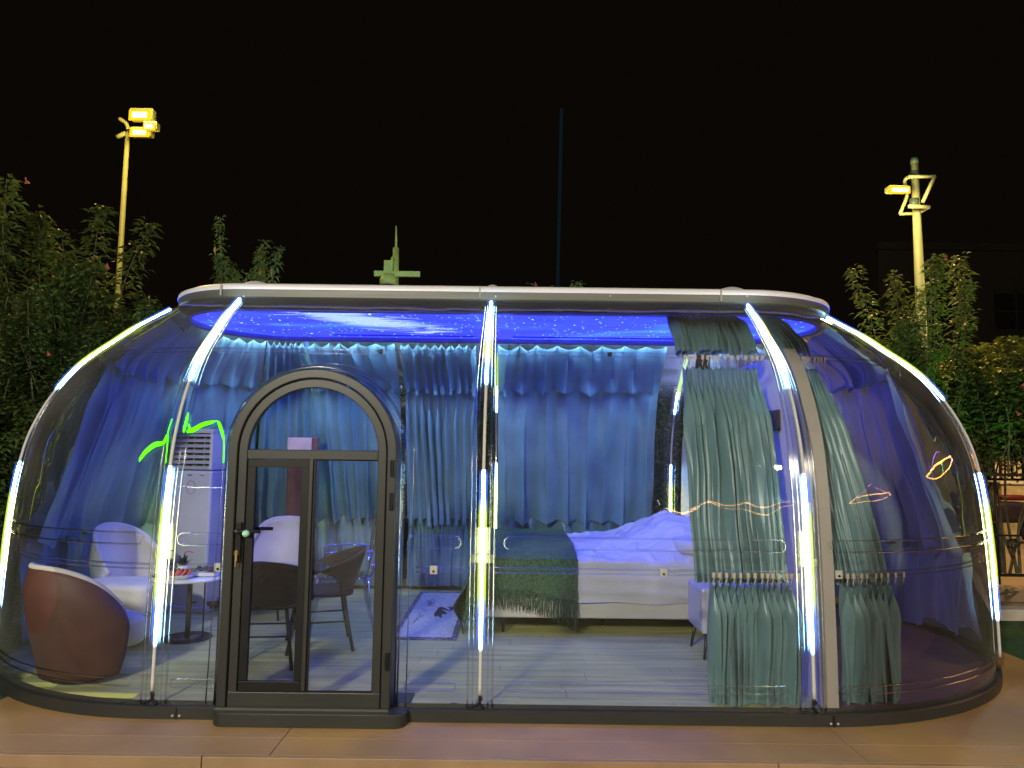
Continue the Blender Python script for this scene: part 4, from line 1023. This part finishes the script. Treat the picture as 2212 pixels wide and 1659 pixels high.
for k in range(4):
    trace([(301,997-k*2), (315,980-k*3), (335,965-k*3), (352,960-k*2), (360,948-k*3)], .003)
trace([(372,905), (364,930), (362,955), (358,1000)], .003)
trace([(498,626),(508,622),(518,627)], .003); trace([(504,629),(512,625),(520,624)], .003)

# ------------------------------------------------------------------ shrubs
m_bark = mat('grey_bark', (.12,.11,.07), rough=.9, var=.2, scale=20, bump=.4)
m_leafA = mat('shrub_leaf', (.17,.25,.06), rough=.55, var=.3, scale=1.2, transl=.25)
m_leafB = mat('shrub_leaf_deep', (.13,.20,.05), rough=.55, var=.3, scale=1.2, transl=.2)
m_leafY = mat('yellow_leaf', (.40,.30,.04), rough=.5, transl=.3)
m_flow = mat('pink_petal', (.62,.13,.12), rough=.5, var=.2, scale=30, transl=.3)
def shrub_meshes(seed, H, Wd, nst, nleaf, leafm, lsz=.085, tmin=0.):
    R = np.random.RandomState(seed); rnd = random.Random(seed)
    LV = []; LF = []; YV = []; YF = []; br = B(); fl = B()
    def leaf(P, d, up, L_, wd, Vs, Fs):
        s = np.cross(d, up); s /= (np.linalg.norm(s)+1e-6); nrm = np.cross(s, d)
        dr = d*L_
        a = P; b1 = P+dr*.45+s*wd+nrm*wd*.25; b2 = P+dr*.45-s*wd+nrm*wd*.25; m_ = P+dr*.5-nrm*wd*.1; c = P+dr+np.array([0,0,-.22*L_])
        o = len(Vs); Vs += [tuple(a), tuple(b1), tuple(c), tuple(b2), tuple(m_)]; Fs += [(o, o+1, o+4), (o+1, o+2, o+4), (o+2, o+3, o+4), (o+3, o, o+4)]
    tips = []
    for i in range(nst):
        a = rnd.uniform(0, 2*PI); rr = Wd*math.sqrt(rnd.random()); lean = rnd.uniform(.2, .7)
        b0 = Vector((rnd.uniform(-.15,.15), rnd.uniform(-.15,.15), 0))
        hh = H*(1-.55*(rr/Wd)**2)*rnd.uniform(.62, 1.0) if i % 9 else H*rnd.uniform(.95, 1.12)
        if tmin: hh = H*rnd.uniform(.72, 1.02)
        tip = Vector((rr*math.cos(a), rr*math.sin(a)*.8, hh))
        mid = Vector((tip.x*.55+rnd.uniform(-.2,.2), tip.y*.55+rnd.uniform(-.2,.2), hh*.55))
        pts = crom([b0, Vector((mid.x*.4, mid.y*.4, hh*.28)), mid, tip*.5+mid*.5+Vector((rnd.uniform(-.12,.12), rnd.uniform(-.12,.12), .08)), tip], 5)
        n = len(pts); p_ = pts if not tmin or i % 8 == 0 else pts[n//2:]; br.tube(p_, [.016*(1-k/n)+.003 for k in range(n-len(p_), n)], 5, cap=False)
        for j in range(nleaf):
            t = 1-abs(rnd.gauss(0, .36)); t = max(.15, min(.999, t)) if t > .15 else rnd.uniform(.3, .98); t = tmin+(1-tmin)*t; q = t*(n-1); k = int(q); f = q-k
            P = np.array(pts[k].lerp(pts[min(k+1, n-1)], f)); sp = .03+.30*(1-t)+.12*rnd.random()
            th = rnd.uniform(0, 2*PI); out = np.array([math.cos(th), math.sin(th), rnd.uniform(-.5, .45)]); out /= np.linalg.norm(out)
            leaf(P+out*sp*rnd.random(), out, np.array([rnd.uniform(-.3,.3), rnd.uniform(-.3,.3), 1.]), lsz*rnd.uniform(.6, 1.35), lsz*.27*rnd.uniform(.8,1.2), LV, LF)
        if rnd.random() < .35:
            P = np.array(pts[-3]); leaf(P+R.normal(0,.1,3), np.array([.3,.2,-.9]), np.array([0.,1,.2]), lsz*1.1, lsz*.35, YV, YF)
        if rnd.random() < .30:
            k = rnd.randint(n//2, n-1); c = pts[k]+Vector((rnd.uniform(-.2,.2), -abs(rnd.uniform(.05,.25)), rnd.uniform(-.1,.1))); tips.append(c)
    for c in tips:
        dv = Vector((rnd.uniform(-.6,.6), rnd.uniform(-.5,0), -1)).normalized()
        fl.tube([c, c+dv*.04, c+dv*.07], [.005,.011,.027], 7, cap=False)
    def me(nm, V, F, m_, sm=False):
        q = bpy.data.meshes.new(nm); q.from_pydata(V, [], F); q.materials.append(m_)
        if sm: q.polygons.foreach_set('use_smooth', [True]*len(q.polygons))
        return q
    return [('crown', me('crown', LV, LF, leafm)), ('branches', me('branches', br.V, br.F, m_bark, True)), ('flowers', me('flowers', fl.V, fl.F, m_flow)), ('yellow_leaves', me('yellow_leaves', YV, YF, m_leafY))]
protos = [shrub_meshes(3, 4.0, 1.15, 64, 360, m_leafA, .095), shrub_meshes(8, 4.0, 1.3, 72, 340, m_leafB, .10), shrub_meshes(21, 4.0, 1.0, 58, 380, m_leafA, .11), shrub_meshes(33, 4.0, 1.2, 60, 340, m_leafA, .10, tmin=.42)]
def shrub(label, x, y, kind, sx, sz, rz):
    t = thing('flowering_shrub', label, 'shrub', (x, y, 0), rz, 'flowering shrubs behind the bubble house')
    for nm, me in protos[kind]:
        o = bpy.data.objects.new(nm, me); C.objects.link(o); o.parent = t; o.scale = (sx, sx, sz); o['kind'] = 'stuff'
SH = [('tall flowering shrub at the far left edge, in front of the lit pole', -7.9, 10.4, 0, 1.25, .93, .3),
 ('bushy shrub with pink flowers and spiky tips left of the tall amber lamp pole', -6.3, 10.2, 2, 1.25, 1.18, 1.9),
 ('shrub with one long leaning tip right of the tall lamp pole', -5.0, 10.5, 1, 1.1, .92, 4.1),
 ('low leafy shrub hanging over the left end of the dome', -5.6, 9.4, 1, 1.1, .80, 2.2),
 ('dark low shrub beside the left end of the dome', -7.1, 9.2, 0, 1.2, .80, 5.),
 ('dark bush filling the space behind the tallest left shrubs', -6.9, 11.5, 1, 1.6, .9, .5),
 ('dark bush behind the left end of the roof', -5.2, 11.5, 0, 1.4, .86, 1.5),
 ('rounded shrub whose top shows over the left end of the roof', -3.75, 9.9, 1, .62, 1.10, .9),
 ('shrub behind the arched door, hidden below the roof line', -2.2, 10.6, 0, 1.1, .84, 3.3),
 ('shrub behind the middle of the house', -.6, 10.4, 1, 1.1, .84, 5.2),
 ('thin shrub with one tip showing above the middle of the roof', .55, 10.5, 2, .6, .93, .2),
 ('shrub seen in the gap beside the wide blue curtain', 2.1, 10.3, 0, 1.1, .82, 2.6),
 ('shrub behind the right rib of the house', 3.7, 10.6, 1, 1.0, .80, 1.1),
 ('tall shrub wrapped round the right lamp pole', 5.75, 10.3, 2, .9, 1.0, 3.9),
 ('broad olive shrub at the right edge of the picture', 7.0, 10.3, 3, 1.15, .82, 5.5),
 ('shrub with green-lit leaves beside the right end of the dome', 4.95, 9.5, 1, .85, .76, .7),
 ('low-hanging shrub at the far right edge above the fence', 7.6, 9.7, 3, 1.1, .74, 2.9),
 ('dark bush behind the right lamp pole', 5.4, 11.6, 0, 1.2, .78, 3.1),
 ('shrub beyond the far right fence', 8.8, 10.8, 3, 1.2, .92, 2.1)]
for a in SH: shrub(*a)
# green garden spotlight shining up into the right shrubs
gs = thing('garden_spotlight', 'small green garden spotlight at the foot of the right shrubs', 'spotlight', (6.3, 7.75, .0))
B().lathe([(.04,0),(.05,.03),(.06,.12),(.055,.14),(.01,.14)], (6.3,7.75,0), 14).build('housing', m_black, gs)
point('spot_beam', (6.3,7.75,.2), (.1,1,.1), 160, .04, gs, spot=(math.radians(38), (5.9, 9.5, 2.3)))

# ------------------------------------------------------------------ wall and fence behind, plaza, building
m_brick = mat('brown_render', (.16,.11,.08), rough=.9, var=.2, scale=1.6, bump=.5, bscale=25)
gw = thing('garden_wall', 'brown rendered garden wall behind the shrubs', 'wall', (0, 12.4, 0))
b = B().box((-1.5,12.4,1.15), (13,.25,2.6)); b.build('wall', m_brick, gw, smooth=False)
b = B().box((-1.5,12.4,2.5), (13.1,.34,.1)); b.build('coping', m_kerb, gw, smooth=False)
m_tan = mat('tan_panel', (.42,.26,.10), rough=.7, var=.15, scale=2)
for k in range(26):
    x = -7.6+.5*k
    b = B().box((x, 12.262, 1.05), (.42,.02,.46)); b.build('panel', m_tan, gw, smooth=False); b = B().box((x, 12.262, .45), (.42,.02,.6)); b.build('panel', m_tan, gw, smooth=False)
m_iron = mat('black_iron', (.02,.018,.014), rough=.5, metal=.4)
fn = thing('iron_fence', 'dark iron fence with scrolls at the right edge behind the turf', 'fence', (8.0, 9.45, 0))
fy = 9.45
b = B().box((8.0, fy, 1.40), (4.6,.03,.04)); b.build('rail', m_iron, fn, smooth=False); b = B().box((8.0, fy, .12), (4.6,.03,.04)); b.build('rail', m_iron, fn, smooth=False)
b = B().box((8.0, fy, .62), (4.6,.02,.025)); b.build('rail', m_iron, fn, smooth=False)
for k in range(12):
    x = 5.9+.4*k
    B().tube([(x, fy, .0), (x, fy, 1.55)], .014, 6).build('bar', m_iron, fn)
    if k % 4 == 2: B().box((x+.2, fy, .8), (.05,.05,1.7)).build('post', m_iron, fn, smooth=False)
    P = [(x+.2+.09*(1-q/14)*math.cos(q*.6), fy, .50+.09*(1-q/14)*math.sin(q*.6)) for q in range(13)]
    B().tube(P, .007, 5).tube([(2*(x+.2)-a_, b_, c_+.0) for a_, b_, c_ in P], .007, 5).build('scroll', m_iron, fn)
# stall counter, and scooter beyond the fence
ct = thing('stall_counter', 'beige boxy counter with a white top beyond the right fence', 'counter', (12.1, 16.5, -.16))
c = at(2203, 1085, 16.5)
B().box((c.x+.35, 16.5, .45), (1.9,.6,1.2)).build('body', mat('beige_panel', (.50,.42,.24), rough=.6), ct, smooth=False, bev=.01)
B().box((c.x+.35, 16.5, 1.08), (2.0,.7,.06)).build('top', mat('white_top', (.7,.66,.55)), ct, smooth=False, bev=.01)
for k in range(7): B().box((c.x-.4+.26*k, 16.7, 1.42), (.16,.05,.5), .2*math.sin(k*5)).build('poster_board', mat('warm_white_board', (.75,.62,.42)), ct, smooth=False)
point('added_plaza_lamp', (c.x-1.3, 13.6, 3.4), (1,.62,.28), 500, .15, ct)  # unseen lamp added to light the ground beyond the fence
scn = at(2178, 1085, 15.3)
st_ = thing('scooter', 'parked dark scooter with a red seat beyond the right fence', 'scooter', (scn.x, 15.3, -.16))
b = B(); rbox(b, (scn.x, 15.3, .5), (1.0,.32,.45), .7); b.build('body', mat('dark_purple_paint', (.03,.02,.035), rough=.25), st_)
b = B(); rbox(b, (scn.x+.1, 15.3, .80), (.6,.26,.12), .6); b.build('seat', mat('red_seat', (.10,.015,.012), rough=.4), st_)
B().tube([(scn.x-.5,15.3,.4), (scn.x-.42,15.3,1.0), (scn.x-.36,15.3,1.1)], .035, 8).tube([(scn.x-.38,15.0,1.1), (scn.x-.38,15.6,1.1)], .018, 8).build('handlebar', m_black, st_)
for dx in (-.52, .48): B().tube([(scn.x+dx+.22*math.cos(q*PI/10), 15.3, .1+.22*math.sin(q*PI/10)) for q in range(20)], .05, 8, closed=True).build('wheel', m_black, st_)
# dark building at the right
bl = thing('apartment_building', 'dark unlit building beyond the shrubs at the right edge', 'building', (26, 32, -.16))
c0 = at(1897, 560, 30)
m_bld = mat('dark_concrete', (.018,.015,.007), rough=.9, var=.1, scale=.4)
m_bldw = mat('dark_window', (.012,.012,.010), rough=.2)
BH = c0.z+.4
def prism(P, z0, z1):
    n = len(P); return B().add([(x, y, z0) for x, y in P]+[(x, y, z1) for x, y in P], [tuple(range(n))[::-1], tuple(range(n, 2*n))]+[(k, (k+1) % n, n+(k+1) % n, n+k) for k in range(n)])
prism([(c0.x, 30), (c0.x+20, 30), (c0.x+32, 42), (c0.x*1.45, 43)], -.2, BH).build('wall', m_bld, bl, smooth=False)
prism([(c0.x-.15, 29.8), (c0.x+20.2, 29.8), (c0.x+32, 42), (c0.x*1.45, 43)], BH, BH+.3).build('parapet', m_bld, bl, smooth=False)
for k in range(6):
    for j in range(3):
        x = c0.x+2.4+3.3*k; z = BH-2.6-3.0*j
        w_ = B().box((x, 29.97, z), (1.7,.08,1.5)).build('window', m_bldw, bl, smooth=False)
        B().box((x, 29.9, z), (1.7,.06,.06)).box((x, 29.9, z), (.06,.07,1.5)).build('window_bar', m_bld, w_, smooth=False)
